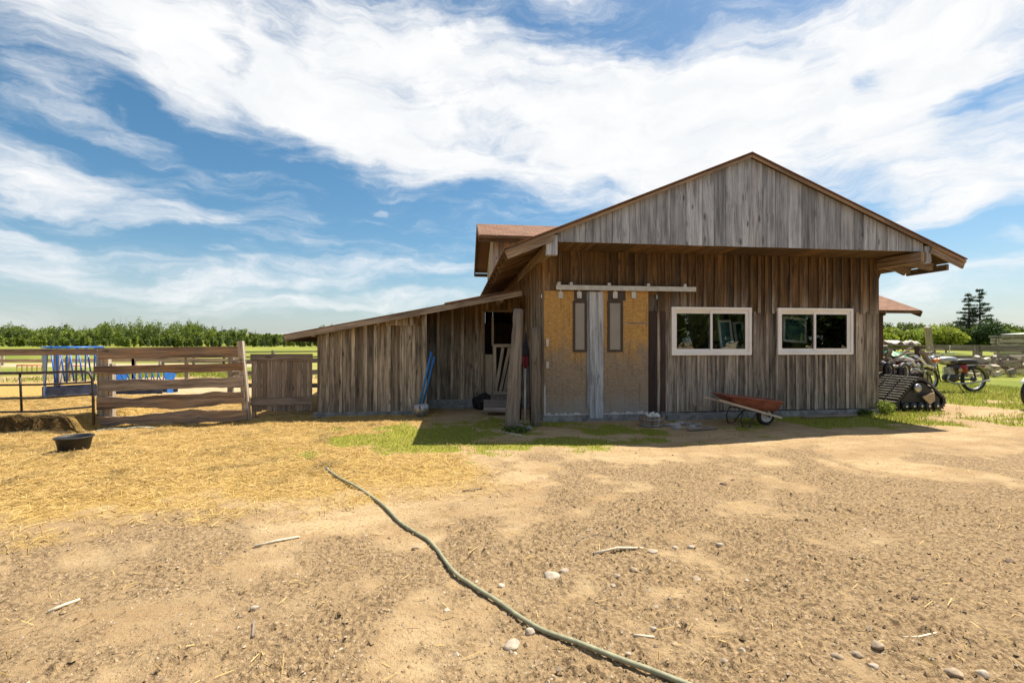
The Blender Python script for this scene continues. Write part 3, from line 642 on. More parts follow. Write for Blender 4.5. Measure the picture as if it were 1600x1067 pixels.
while y < 6.3:
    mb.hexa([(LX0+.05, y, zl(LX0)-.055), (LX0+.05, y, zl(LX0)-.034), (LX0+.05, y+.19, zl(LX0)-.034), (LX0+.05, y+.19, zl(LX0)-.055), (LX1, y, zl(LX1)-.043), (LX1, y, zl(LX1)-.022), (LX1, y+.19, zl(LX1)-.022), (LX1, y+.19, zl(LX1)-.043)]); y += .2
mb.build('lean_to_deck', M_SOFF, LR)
for x in (-4.52, -2.45, -.7): mb = MB(); mb.beam((x, LY+.04, zl(x)-.115), (x, 3.2, zl(x)-.115), .10, .09); mb.build('purlin', M_TRIM, LR)
# a pale loose sheet lying along the top of the lean-to roof
mb = MB(); mb.beam((-1.9, 1.25, zl(-1.9)+.03), (-.5, 1.35, zl(-.5)+.05), .02, .3, col=(.9, .9, .5)); mb.build('loose_board', M_TRIM, LR)
# stable door: frame, dark opening with half gate
mb = MB(); t_ = .05
mb.box((D[0]-.04, 1.955, D[2]), (D[0], 1.985, D[3])); mb.box((D[1], 1.955, D[2]), (D[1]+.04, 1.985, D[3])); mb.box((D[0]-.05, 1.95, D[3]), (D[1]+.05, 1.985, D[3]+.045), axis=0)
SD = mb.build('stable_door_frame', M_TRIM, BARN)
g = box_between(770, 803, 540, 617, 2.03); mb = MB()
mb.beam((g[0]+.04, 2.03, g[2]), (g[0]+.04, 2.03, g[3]), .035, .08, up=(0, 1, 0), col=(.9, .2, .2)); mb.beam((g[0], 2.02, g[3]), (g[1], 2.02, g[3]), .07, .035, col=(.9, .2, .2)); mb.beam((g[0], 2.02, g[2]+.04), (g[1], 2.02, g[2]+.04), .08, .035, col=(.7, .2, .2))
for q in (0, .19, .38): mb.beam((g[0]+.07+q*.55, 2.045, g[2]+.08), (min(g[1], g[0]+.24+q*.8), 2.045, g[3]-.05), .012, .07, up=(0, 1, 0), col=(.8, .2, .2))
mb.box((D[0]+.01, 2.01, D[2]), (g[0]-.005, 2.03, 1.22), col=(.5, .4, .3))
mb.beam((g[0]-.0, 2.05, g[3]), (g[0]-.0, 2.05, D[3]-.1), .04, .05, col=(.5, .6, .3))
mb.build('half_gate', M_PALE, SD)
mb = MB(); mb.box((-2.4, 3.6, 0), (-.06, 3.65, 2.02)); mb.build('inner_partition', M_DARKW, BARN)
# upper cross gable behind, on the left slope
XA, XB = -.90, 3.6; cy = [(6.62, 5.10), (8.05, 5.83), (10.4, 4.42)]
mb = MB()
for (ya, za), (yb, zb_) in ((cy[0], cy[1]), (cy[2], cy[1])):
    nl = math.hypot(yb-ya, zb_-za)
    b = len(mb.v); pts = [(XA, ya, za), (XB, ya, za), (XB, yb, zb_), (XA, yb, zb_)]
    mb.v += pts+[(p[0], p[1], p[2]-.03) for p in pts]
    mb.face((b, b+1, b+2, b+3), ((0, 0), (XB-XA, 0), (XB-XA, nl), (0, nl)), (.5, .5, .5)); mb.face((b+7, b+6, b+5, b+4), ((0, 0),)*4, (.5, .5, .5))
    for i in range(4): j = (i+1) % 4; mb.face((b+j, b+i, b+4+i, b+4+j), ((0, 0), (0, .02), (.02, .02), (.02, 0)), (.5, .5, .5))
UR = mb.build('upper_roof', M_SHIN, BARN)
mb = MB(); mb.beam((XA, cy[0][0]+.01, cy[0][1]-.07), (XB, cy[0][0]+.01, cy[0][1]-.07), .08, .03, col=(.8, .5, .4))
for (a_, b_) in ((cy[0], cy[1]), (cy[1], cy[2])):
    mb.beam((XA+.01, a_[0], a_[1]-.10), (XA+.01, b_[0], b_[1]-.10), .15, .04)
    for xx in (-.3, .4, 1.2): mb.beam((xx, a_[0], a_[1]-.09), (xx, b_[0], b_[1]-.09), .12, .05)
for q in (cy[0], cy[1], cy[2]): mb.beam((XA, q[0]+(.12 if q is cy[0] else -.12 if q is cy[2] else 0), q[1]-.14), (.5, q[0]+(.12 if q is cy[0] else -.12 if q is cy[2] else 0), q[1]-.14), .12, .12)
mb.build('upper_fascia', M_SOFF, UR)
mb = MB(); wall_boards(mb, (0, 7.3, 0), (1, 0, 0), (0, -1, 0), -.36, 3.5, 3.2, 5.30, bw=.22, bat=0, seed=31)
wall_boards(mb, (-.36, 7.3, 0), (0, 1, 0), (-1, 0, 0), 0, 2.7, 3.2, lambda s_: 5.35-.45*abs(s_-.75) if s_ > .75 else 5.05+.45*s_, bw=.22, bat=0, seed=32)
mb.build('upper_wall', M_PALE, BARN)
# right hand wing
wx, wy, wz, wr = 9.93, 1.46, 2.30, 4.2
mb = MB(); b = 0; s2 = .43; pts = [(XR, wy, wz), (wx, wy, wz), (wx, wr, wz+s2*(wr-wy)), (XR, wr, wz+s2*(wr-wy))]; nl = math.hypot(wr-wy, s2*(wr-wy))
mb.v += pts+[(p[0], p[1], p[2]-.03) for p in pts]; mb.face((0, 1, 2, 3), ((0, 0), (wx-XR, 0), (wx-XR, nl), (0, nl)), (.5,)*3); mb.face((7, 6, 5, 4), ((0, 0),)*4, (.5,)*3)
for i in range(4): j = (i+1) % 4; mb.face((j, i, 4+i, 4+j), ((0, 0), (0, .02), (.02, .02), (.02, 0)), (.5,)*3)
WR = mb.build('wing_roof', M_SHIN, BARN)
mb = MB(); mb.beam((XR+.02, wy+.02, wz-.05), (wx, wy+.02, wz-.05), .05, .03, col=(.3, .9, .3)); mb.beam((wx-.02, wy, wz-.09), (wx-.02, wr, wz-.09+s2*(wr-wy)), .14, .04)
for xx in (8.1, 8.9): mb.beam((xx, wy, wz-.09), (xx, wr, wz-.09+s2*(wr-wy)), .1, .05)
mb.build('wing_fascia', M_SOFF, WR)
mb = MB(); wall_boards(mb, (0, 2.2, 0), (1, 0, 0), (0, -1, 0), XR+.06, 9.6, 0, 2.45, bw=.22, seed=33)
wall_boards(mb, (9.6, 2.2, 0), (0, 1, 0), (1, 0, 0), 0, 3, 0, 2.5, bw=.22, bat=0, seed=34); mb.build('wing_wall', M_DARKW, BARN)
# sliding doors
DY = -.06
def ring(mb, x0, x1, z0, z1, w_, y0, y1, col=(.5, .5, .5)):
    mb.box((x0, y0, z0), (x0+w_, y1, z1), col); mb.box((x1-w_, y0, z0), (x1, y1, z1), col)
    mb.box((x0+w_, y0, z0), (x1-w_, y1, z0+w_), col, 0); mb.box((x0+w_, y0, z1-w_), (x1-w_, y1, z1), col, 0)
for (pa, pb, wa, wb, sa, sb, handle) in ((850, 923, 895, 917, 897, 920, True), (938, 1013, 949, 973, 950, 977, False)):
    d = box_between(pa, pb, 453.5, 651, DY); zt_ = 2.64; zb_ = .085
    wn_ = box_between(wa, wb, 470, 550, DY); zt_ = box_between(pa, pb, 455, 651, DY)[3]
    mb = MB()
    # strand board sheet around the narrow window
    mb.box((d[0], DY, zb_), (wn_[0], DY+.03, zt_)); mb.box((wn_[1], DY, zb_), (d[1], DY+.03, zt_)); mb.box((wn_[0], DY, zb_), (wn_[1], DY+.03, wn_[2])); mb.box((wn_[0], DY, wn_[3]), (wn_[1], DY+.03, zt_))
    DO = mb.build('sliding_door', M_OSB, BARN)
    mb = MB(); ring(mb, wn_[0], wn_[1], wn_[2], wn_[3], .045, DY-.02, DY+.01); q = box_between(sa, sb, 456, 470, DY); mb.box((q[0], DY-.014, q[2]+.01), (q[1], DY-.001, zt_))
    WF = mb.build('window_frame', M_BROWNF, DO)
    mb = MB(); mb.box((wn_[0]+.046, DY-.006, wn_[2]+.046), (wn_[1]-.046, DY+.004, wn_[3]-.046)); mb.build('window_panel', M_TAUPE, DO)
    mb = MB(); mb.box((d[0]-.004, DY-.012, zb_-.02), (d[1], DY-.001, zb_+.012), axis=0); mb.build('bottom_rail', M_WHITEP, DO)
    if handle:
        for (py0, py1) in ((529, 541), (565, 575)):
            q = box_between(853, 857, py0, py1, DY); mb = MB(); mb.box((q[0], DY-.03, q[2]), (q[1], DY-.001, q[3])); mb.build('handle', M_GALV, DO)
    else:
        q = box_between(976, 1013, 504, 506, DY); mb = MB(); mb.box((q[0], DY-.006, q[2]), (q[1], DY-.001, q[3]), axis=0); mb.build('seam_strip', M_PALE, DO)
    for hx in ((876, 905) if handle else (961, 990)):
        q = box_between(hx-3.5, hx+3.5, 456, 466, DY-.02); mb = MB(); mb.box((q[0], DY-.035, q[2]), (q[1], DY-.014, q[3]))
        mb.box(((q[0]+q[1])/2-.012, DY-.03, q[3]), ((q[0]+q[1])/2+.012, DY-.018, q[3]+.05)); mb.build('roller_hanger', M_GALV, DO)
q = box_between(920, 943, 456, 654, -.1); mb = MB()
mb.box((q[0]+.02, DY-.03, q[2]), (q[1], DY-.012, q[3]), col=(.9, .1, .2)); mb.box((q[0]-.035, DY-.018, q[2]+.2), (q[0]+.018, DY-.012, q[3]), col=(.2, .8, .3))
mb.build('astragal_board', M_GABLE, BARN)
q0 = PY(869, 449, -.13); q1 = PY(1087, 451, -.13); mb = MB(); mb.box((q0.x, -.15, q0.z-.045), (q1.x, -.10, q0.z+.045), axis=0)
TRK = mb.build('door_track', M_GALV, BARN); mb = MB()
for hx in (873, 892, 951, 1012, 1069):
    p_ = PY(hx, 443, -.1); mb = MB(); mb.box((p_.x-.028, -.145, q0.z+.046), (p_.x+.028, -.03, q0.z+.1)); mb.build('track_bracket', M_GALV, TRK)
q = box_between(1014, 1032, 457, 649, -.03)
# windows
M_GASK = plain('window_gasket', (.10, .09, .085), .6, .1, 9)
for (wx_, pn) in ((W1, ((1057, 1105), (1113, 1161))), (W2, ((1221, 1266), (1274, 1318)))):
    x0, x1, z0, z1 = wx_; mb = MB(); ring(mb, x0, x1, z0, z1, .05, -.085, .03); ring(mb, x0+.052, x1-.052, z0+.052, z1-.052, .03, -.06, .02)
    ws = mb.build('window', M_VINYL, BARN)
    mb = MB(); xm = (x0+x1)/2
    for (a, b, yy) in ((x0+.083, xm+.02, -.02), (xm-.02, x1-.083, -.045)):
        ring(mb, a, b, z0+.083, z1-.083, .04, yy-.012, yy+.012)
    mb.build('sash', M_VINYL, ws)
    mb = MB()
    for (a, b, yy) in ((x0+.123, xm-.02, -.02), (xm+.02, x1-.123, -.045)):
        ring(mb, a, b, z0+.123, z1-.123, .007, yy-.013, yy+.003)
    mb.build('gasket', M_GASK, ws)
    for (a, b, yy) in ((x0+.12, xm-.018, -.02), (xm+.018, x1-.12, -.045)):
        mb = MB(); mb.box((a, yy-.003, z0+.12), (b, yy+.003, z1-.12)); mb.build('pane', M_GLASS, ws)
# spare sashes leaning inside
def spare(px0, px1, py0, py1, y, lean, label, tw=0.):
    a, b, c, d = box_between(px0, px1, py0, py1, y); w_ = b-a; h_ = d-c
    r = thing('window_sash', label, 'window sash', ((a+b)/2, y, c), group='spare sashes inside the barn', rot=(lean, tw, tw*1.5))
    mb = MB(); ring(mb, -w_/2, w_/2, 0, h_, .045, -.02, .02); mb.build('frame', M_VINYL, r); mb = MB(); mb.box((-w_/2+.045, -.004, .045), (w_/2-.045, .004, h_-.045)); mb.build('pane', M_TEAL, r)
spare(1126, 1146, 500, 546, .30, -.12, 'slim white spare sash leaning inside behind the right pane of the window nearer the doors', -.05)
spare(1151, 1166, 502, 546, .28, -.12, 'white spare sash half hidden at the right edge of the window nearer the doors', -.08)
spare(1221, 1261, 496, 535, .30, -.06, 'square white spare sash with teal glass behind left pane of far right window', .07)
spare(1281, 1300, 494, 546, .35, -.12, 'narrow white spare sash centred in the right pane of the far right window', .04)
spare(1303, 1318, 494, 546, .4, -.12, 'narrow white spare sash at the right edge of the far right window', -.05)

# ------------------------------------------------------------------ left yard: gate, rails, feeders, tub
def slab(a, b, h, th, name_mb, seed, rough=.25, n=26, livelo=True, livehi=False, drop=0):
    """a sawn slab rail with a wavy live edge"""
    rnd = random.Random(seed); a = Vector(a); b = Vector(b); d = b-a; L = d.length; nrm = Vector((-d.y, d.x, 0)).normalized(); ph = rnd.random()*50
    mb = name_mb; c = (rnd.random()*.6+.2, rnd.random(), rnd.random()); o = rnd.random()*30; prev = None
    for i in range(n+1):
        t = i/n; p = a+d*t; wv = (nfbm(np.array([t*L*2.1+ph]), np.array([ph]), 7)[0]-.5)*2; wv2 = (nfbm(np.array([t*L*3.1+ph]), np.array([ph+9]), 9)[0]-.5)*2
        lo = -h/2+(wv*h*rough if livelo else 0); hi = h/2+(wv2*h*rough*.8 if livehi else 0)
        ring_ = [p-nrm*th/2+Vector((0, 0, lo)), p+nrm*th/2+Vector((0, 0, lo)), p+nrm*th/2+Vector((0, 0, hi)), p-nrm*th/2+Vector((0, 0, hi))]
        bb = len(mb.v); mb.v += [tuple(q) for q in ring_]
        if prev is not None:
            for k in range(4):
                k2 = (k+1) % 4; v0 = (0, .1, .1+h, .2+h)[k]+o; v1 = v0+(th, h, th, h)[k]; u0 = o+(i-1)/n*L; u1 = o+t*L
                mb.face((prev+k, prev+k2, bb+k2, bb+k), ((u0, v0), (u0, v1), (u1, v1), (u1, v0)), c)
        else: mb.face((bb, bb+1, bb+2, bb+3)[::-1], ((o, o), (o+.1, o), (o+.1, o+.1), (o, o+.1)), c)
        prev = bb
    mb.face((prev, prev+1, prev+2, prev+3), ((o, o), (o+.1, o), (o+.1, o+.1), (o, o+.1)), c)
def post(mb, p, top, w_, t_, lean=(0, 0), col=None):
    z = gz(p[0], p[1])-.15; mb.beam((p[0], p[1], z), (p[0]+lean[0], p[1]+lean[1], top), t_, w_, up=(0, 1, 0), col=col)
FL = P(150, 540, 8.55); FR = P(383, 540, 8.95)
fe = thing('slab_fence', 'rough slab rail fence panel with five dark boards between pale posts', 'fence', (FL.x, FL.y, 0))
inv = lambda o: None
def fpart(mb, name, m_, root): return mb.build(name, m_, root, world=True)
for i, (l0, l1, r0, r1, lo_, hi_, h_) in enumerate(((544, 561, 540, 559, 0, 0, 1), (572, 585, 567, 579, 1, 0, 1), (594, 612, 589, 603, 1, 1, 1), (620, 643, 613, 630, 1, 1, 1), (652, 666, 636, 658, 1, 1, 1))):
    xl = (154, 148, 156, 152, 150)[i]; xr = (372, 380, 380, 382, 386)[i]; tl, tr_ = 8.5, 8.88
    a = P(xl, (l0+l1)/2, tl); b = P(xr, (r0+r1)/2, tr_); hh = ((l1-l0)+(r1-r0))/2/FP*8.7
    mb = MB(); slab(a, b, hh*.97, .045, mb, 100+i, rough=(.03, .25, .22, .28, .42)[i], livelo=bool(lo_), livehi=bool(hi_)); fpart(mb, 'rail', M_FENCE, fe)
for (px, w_, top, ln) in ((163, .19, 545, 0), (186-10, .05, 560, 0)):
    p_ = P(px, 640, 8.62); mb = MB(); post(mb, p_, 1.38 if w_ > .1 else 1.1, w_, .09, col=(.95, .1, .5)); fpart(mb, 'post', M_PALE, fe)
p_ = P(387, 655, 8.98); mb = MB(); pt = P(376, 533, 8.9); mb.beam((p_.x, p_.y, gz(p_.x, p_.y)-.1), (pt.x, pt.y, pt.z), .09, .13, up=(0, 1, 0), col=(.95, .1, .3), t2=.10)
fpart(mb, 'post', M_PALE, fe)
mb = MB(); a = P(372, 562, 8.8); b = P(398, 562, 9.1); mb.tube([a, (a+b)/2+Vector((0, 0, -.01)), b], .008, 6); fpart(mb, 'latch_bar', M_BLACKM, fe)
# extra bare post behind the latch end
mb = MB(); p_ = P(397, 640, 9.5); post(mb, p_, 1.25, .07, .07); tag(mb.build('fence_post', M_PALE, None), 'slim pale post standing behind the latch side of the board gate', 'post')
# board gate
ga = P(393, 650, 9.2); gb = P(488, 650, 9.45); gt = thing('board_gate', 'closed wooden gate of upright grey boards joining fence and lean-to', 'gate', (ga.x, ga.y, 0)); dd = (gb-ga); dd.z = 0
n = 12; zt_ = 1.26; nr = Vector((dd.y, -dd.x, 0)).normalized(); mb = MB()
for i in range(n):
    p0 = ga+dd*((i+.5)/n); wv = dd.length/n-.004; mb.beam((p0.x, p0.y, .085+random.uniform(0, .04)), (p0.x, p0.y, zt_-.03), .018, wv*random.uniform(.95, 1.0), up=nr)
mb.build('slats', M_GATE, gt, world=True)
for (z0, h_) in ((zt_-.06, .13), (.30, .15)):
    mb = MB(); o_ = nr*.024; mb.beam(Vector((ga.x, ga.y, z0))+o_-dd*.01, Vector((gb.x, gb.y, z0))+o_+dd*.01, h_, .025, col=(.35, .4, .4)); mb.build('rail', M_GATE, gt, world=True)
# pipe gate
pg = thing('pipe_gate', 'black tubular steel farm gate with four rails in front of blue feeder', 'gate', P(147, 668, 8.05) * Vector((1, 1, 0)).length if 0 else (P(147, 668, 8.05).x, P(147, 668, 8.05).y, 0))
def pp(px, py): return P(px, py, 7.75+.35*(px+260)/410)
r_ = .021; mb = MB(); mb.tube([pp(-260, 585), pp(-100, 584), pp(60, 582), pp(132, 580), pp(140, 583), pp(144, 592), pp(145.5, 620), pp(146.5, 664)], r_, 10); mb.build('frame', M_BLACKM, pg, world=True)
for (a, b) in ((603, 597), (624, 616), (645, 635)): mb = MB(); mb.tube([pp(-260, a+1), pp(60, a-2), pp(145, b)], r_*.85, 8); mb.build('rail', M_BLACKM, pg, world=True)
for px in (-200, -80, 31): mb = MB(); mb.tube([pp(px, 583), pp(px+3, 644)], r_*.8, 8); mb.build('stay', M_BLACKM, pg, world=True)
# single long rail behind the pipe gate
rl = thing('rail_fence', 'single grey top rail running left from the slab fence on pale posts', 'fence', (P(0, 600, 9).x, P(0, 600, 9).y, 0))
mb = MB(); slab(P(-420, 552, 8.3), P(160, 549.5, 8.9), .12, .04, mb, 61, rough=.05, n=12, livelo=False); fpart(mb, 'rail', M_FENCE, rl)
for px in (-160, 91): mb = MB(); p_ = P(px, 640, 9.0+2.5*(px > 0)); post(mb, p_, 1.34, .13, .10, col=(.9, .1, .4)); fpart(mb, 'post', M_PALE, rl)
# feeders
def feeder(label, a, b, depth, hgt, base):
    hgt -= .06
    """V shaped cradle hay feeder: a,b ground points of its front"""
    a = Vector((a.x, a.y, 0)); b = Vector((b.x, b.y, 0)); L = (b-a).length; ang = math.atan2(b.y-a.y, b.x-a.x)
    r = thing('hay_feeder', label, 'feeder', ((a.x), (a.y), gz(a.x, a.y)), ang, group='blue hay feeders behind the fence')
    hw = depth/2; zb_ = base; r.location.z -= .13
    for x in (0, L):
        mb = MB(); s_ = 1 if x == 0 else -1
        mb.prism([(x, 0, hgt-.03), (x, depth, hgt-.03), (x, hw+.12, zb_+.12), (x, hw+.12, .0), (x, hw-.12, .0), (x, hw-.12, zb_+.12)], (.02*s_, 0, 0)); mb.build('end_panel', M_BLUE, r)
    mb = MB(); mb.tube([(0, 0, hgt), (L, 0, hgt), (L, depth, hgt), (0, depth, hgt)], .022, 8, closed=True); mb.build('top_rim', M_BLUE, r)
    for y0, y1 in ((0, hw-.12), (depth, hw+.12)):
        nb = max(6, int(L/.17))
        for k in range(1, nb):
            x = L*k/nb; mb = MB(); mb.tube([(x, y0, hgt), (x+.04, y1, zb_+.1)], .017, 6); mb.build('bar', M_BLUE, r)
    mb = MB(); f_ = .30
    mb.prism([(0, hw-f_, .02), (0, hw-f_, zb_), (0, hw-f_-.02, zb_), (0, hw-f_-.02, .02)], (L, 0, 0)); mb.prism([(0, hw+f_, .02), (0, hw+f_, zb_), (0, hw+f_+.02, zb_), (0, hw+f_+.02, .02)], (L, 0, 0)); mb.prism([(0, hw-f_, .05), (0, hw+f_, .05), (0, hw+f_, .07), (0, hw-f_, .07)], (L, 0, 0)); mb.build('trough', plain('grimy_blue_paint', (.035, .045, .09), .7, .5, 5), r)
feeder('tall blue barred hay feeder standing behind the black pipe gate', P(74, 632, 10.7), P(162, 632, 11.5), .85, 1.38, .36)
feeder('low blue cradle hay feeder seen between the slab fence boards', P(176, 610, 13.4), P(254, 610, 13.4), .6, .92, .3)
# black feed tub
tp = G(116, 703); tb = thing('feed_tub', 'round black rubber feed tub standing on straw left of the yard', 'tub', (tp.x, tp.y, gz(tp.x, tp.y)))
tb.scale = (.74, .74, .95)
mb = MB(); mb.lathe([(0, .0), (.205, .0), (.222, .02), (.262, .185), (.285, .19), (.290, .205), (.280, .212), (.258, .205), (.245, .18), (.205, .03), (0, .025)], 40); mb.build('shell', M_BLACK, tb)
mb = MB(); mb.lathe([(0, .06), (.21, .06)], 32); mb.build('water', plain('dirty_water', (.05, .05, .045), .08, .3, 8), tb)
# short pale hose by the fence foot
mb = MB(); q = [G(x, y) for x, y in ((150, 668), (170, 664.5), (195, 667), (215, 664), (240, 664.8))]; q = [(p.x, p.y, gz(p.x, p.y)+.02) for p in q]; mb.tube(q, .015, 8); tag(mb.build('hose', plain('grey_hose', (.33, .36, .33), .5), None), 'short pale grey hose lying at the foot of the slab fence', 'hose')
# far pens on the left
def simple_fence(label, pts, hgt, rails, mpost, mrail, name='paddock_fence', step=2.4, rt=.04, rh=.13, pw=.12):
    r = thing(name, label, 'fence', (pts[0][0], pts[0][1], 0))
    for (a, b) in zip(pts[:-1], pts[1:]):
        a = Vector((*a, 0)); b = Vector((*b, 0)); L = (b-a).length; n = max(1, round(L/step))
        for i in range(n+1):
            p_ = a+(b-a)*i/n; mb = MB(); z = gz(p_.x, p_.y); mb.beam((p_.x, p_.y, z-.1), (p_.x+random.uniform(-.03, .03), p_.y, z+hgt*random.uniform(.95, 1.1)), pw, pw, up=(0, 1, 0)); mb.build('post', mpost, r, world=True)
        for z in rails: mb = MB(); mb.beam(a+Vector((0, 0, z+gz(a.x, a.y)+random.uniform(-.03, .03))), b+Vector((0, 0, z+gz(b.x, b.y)+random.uniform(-.03, .03))), rh, rt); mb.build('rail', mrail, r, world=True)
    return r
def g2(px, t): p_ = P(px, 600, t); return (p_.x, p_.y)
simple_fence('pale rail fence of the pen behind the blue feeders', [g2(-120, 17), g2(210, 18.5), g2(372, 19)], 1.0, (.35, .8), M_PALE, M_PALE, step=2.3)
simple_fence('far paddock fence with thin posts at the edge of the green field', [g2(255, 27), g2(350, 27), g2(500, 28)], 1.05, (.35, .65, .95), M_PALE, M_GATE, step=2.2, rh=.08)
simple_fence('distant white rail fence along the gravel drive', [g2(-80, 30), g2(250, 31)], .9, (.3, .7), M_PALE, M_PALE, step=3, rh=.16)
simple_fence('weathered plank fence behind the board gate', [g2(360, 12.6), g2(500, 12.4)], 1.15, (.35, .7, 1.0), M_PALE, M_GATE, step=1.1, rh=.12)
# orange frames lying in the pen
for i, (px, t, l_) in enumerate(((50, 22, 'orange metal frame lying in the pen at the far left edge'), (110, 21.5, 'orange metal frame lying behind the bars of the tall feeder'))):
    p_ = P(px, 575, t); r = thing('metal_frame', l_, 'frame', (p_.x, p_.y, gz(p_.x, p_.y)), .1, group='orange frames in the pen'); mb = MB(); mb.tube([(-.6, 0, .05), (.6, 0, .05), (.6, 0, .42), (-.6, 0, .42)], .035, 6, closed=True); mb.build('rim', M_ORANGE, r)
    for k in range(5): mb = MB(); mb.tube([(-.4+.2*k, 0, .05), (-.4+.2*k, 0, .42)], .02, 6); mb.build('bar', M_ORANGE, r)

# ------------------------------------------------------------------ things along the barn
# shovel pair
sp = G(656, 651.5); sv = thing('shovel', 'round point shovel with blue handle leaning at the lean-to corner post', 'shovel', (sp.x, sp.y, gz(sp.x, sp.y)))
def shovel_parts(root, lean, hl, matl, off=0.):
    a = Vector((0, 0, .27)); b = Vector((lean[0], lean[1], hl)); mb = MB(); mb.tube([a, b], [.022, .020], 10); mb.build('handle', matl, root)
    mb = MB(); mb.tube([b, b+(b-a).normalized()*.10], [.019, .018], 10); mb.build('grip', M_BLACK, root)
    mb = MB(); prof = [(-.105, .25), (-.118, .16), (-.10, .07), (-.05, .015), (0, .0), (.05, .015), (.10, .07), (.118, .16), (.105, .25), (.03, .265), (-.03, .265)]
    n = len(prof); fr = [Vector((x, -.02+abs(x)*-.25+ (z-.13)*lean[1]*.4, z)) for x, z in prof]; bc = [p_+Vector((0, .006, 0)) for p_ in fr]
    c0 = Vector((0, .03, .15)); bb = len(mb.v); mb.v += [tuple(p_) for p_ in fr]+[tuple(c0)]+[tuple(p_) for p_ in bc]+[tuple(c0+Vector((0, .006, 0)))]
    for i in range(n):
        j = (i+1) % n; mb.face((bb+i, bb+j, bb+n), ((0, 0), (0, 1), (1, 1)), (.5,)*3, True); mb.face((bb+n+1+j, bb+n+1+i, bb+2*n+1), ((0, 0), (0, 1), (1, 1)), (.5,)*3, True); mb.face((bb+j, bb+i, bb+n+1+i, bb+n+1+j), ((0, 0),)*4, (.5,)*3)
    mb.build('blade', M_STEEL, root); mb = MB(); mb.tube([(0, .012, .14), (0, .005, .22), a+(b-a)*.05], [.008, .019, .021], 10); mb.build('socket', M_RUST, root)
shovel_parts(sv, (.22, .14, 0), 1.32, M_BLUEH)
s2_ = thing('shovel', 'blue handled shovel with its blade hidden behind the front one at the corner post', 'shovel', (sp.x+.06, sp.y+.10, gz(sp.x, sp.y)), group=None)
shovel_parts(s2_, (.22, .05, 0), 1.22, M_BLUEH)
# leaning logs
def log_post(label, b0, b1, r0, r1, seed):
    rnd = random.Random(seed); n = 14; b0 = Vector(b0); b1 = Vector(b1); mb = MB(); pts = []; rs = []
    for i in range(n+1):
        t = i/n; pts.append(b0.lerp(b1, t)+Vector((rnd.uniform(-.008, .008), rnd.uniform(-.008, .008), 0))); rs.append((r0*(1-t)+r1*t)*rnd.uniform(.94, 1.06)*(1.12 if i == 0 else 1))
    mb.tube(pts, rs, 9); o = mb.build('log_post', M_LOG, None); return tag(o, label, 'post', 'log posts by the barn corner')
b = G(800, 668); tpt = P(810, 484, 8.55); log_post('taller thick split post leaning by the barn corner, top tilted right', (b.x, b.y, -.05), (tpt.x, tpt.y, tpt.z), .138, .095, 3)
b = G(837, 664); tpt = P(836, 512, 8.42); log_post('shorter upright split post standing at the barn corner', (b.x, b.y, -.05), (tpt.x, tpt.y, tpt.z), .092, .075, 4)
# folded cloth on a pole, bar and spade between them
b = G(820, 664); tp_ = P(821, 574, 8.7); um = thing('folded_umbrella', 'furled black and dark red umbrella cloth on pale pole between the log posts', 'umbrella', (b.x, b.y, 0))
mb = MB(); mb.tube([(b.x, b.y, .02), (tp_.x, tp_.y, tp_.z)], .018, 10); mb.build('pole', M_GALV, um, world=True)
def lobes(mb, p0, p1, rs, k, seed):
    rnd = random.Random(seed); p0 = Vector(p0); p1 = Vector(p1)
    for q in range(k):
        a = 6.28*q/k; o = Vector((math.cos(a), math.sin(a), 0)); n = len(rs); mb.tube([p0.lerp(p1, i/(n-1))+o*rs[i]*rnd.uniform(.5, .8) for i in range(n)], [max(.006, r*.5) for r in rs], 6)
mb = MB(); lobes(mb, P(821, 576, 8.7), P(820, 556, 8.72), [.02, .045, .06, .05], 6, 1); mb.build('cloth', plain('dark_red_cloth', (.16, .012, .02), .8), um, world=True)
mb = MB(); lobes(mb, P(820, 561, 8.73), P(822, 520, 8.8), [.05, .07, .055, .02, .008], 7, 2); mb.build('canopy', plain('black_cloth', (.02, .018, .024), .8), um, world=True)
b = G(829, 660); tp_ = P(826, 545, 8.75); mb = MB(); mb.tube([(b.x, b.y, 0), (tp_.x, tp_.y, tp_.z)], .014, 8); tag(mb.build('iron_bar', M_BLACKM, None), 'thin dark iron bar leaning between the two log posts', 'bar')
b = G(812, 655); tp_ = P(816, 538, 9.0); mb = MB(); mb.tube([(b.x, b.y, 0), (tp_.x, tp_.y, tp_.z)], .03, 8); tag(mb.build('wooden_pole', M_DARKW, None), 'dark wooden pole standing just right of the tall log post', 'pole')

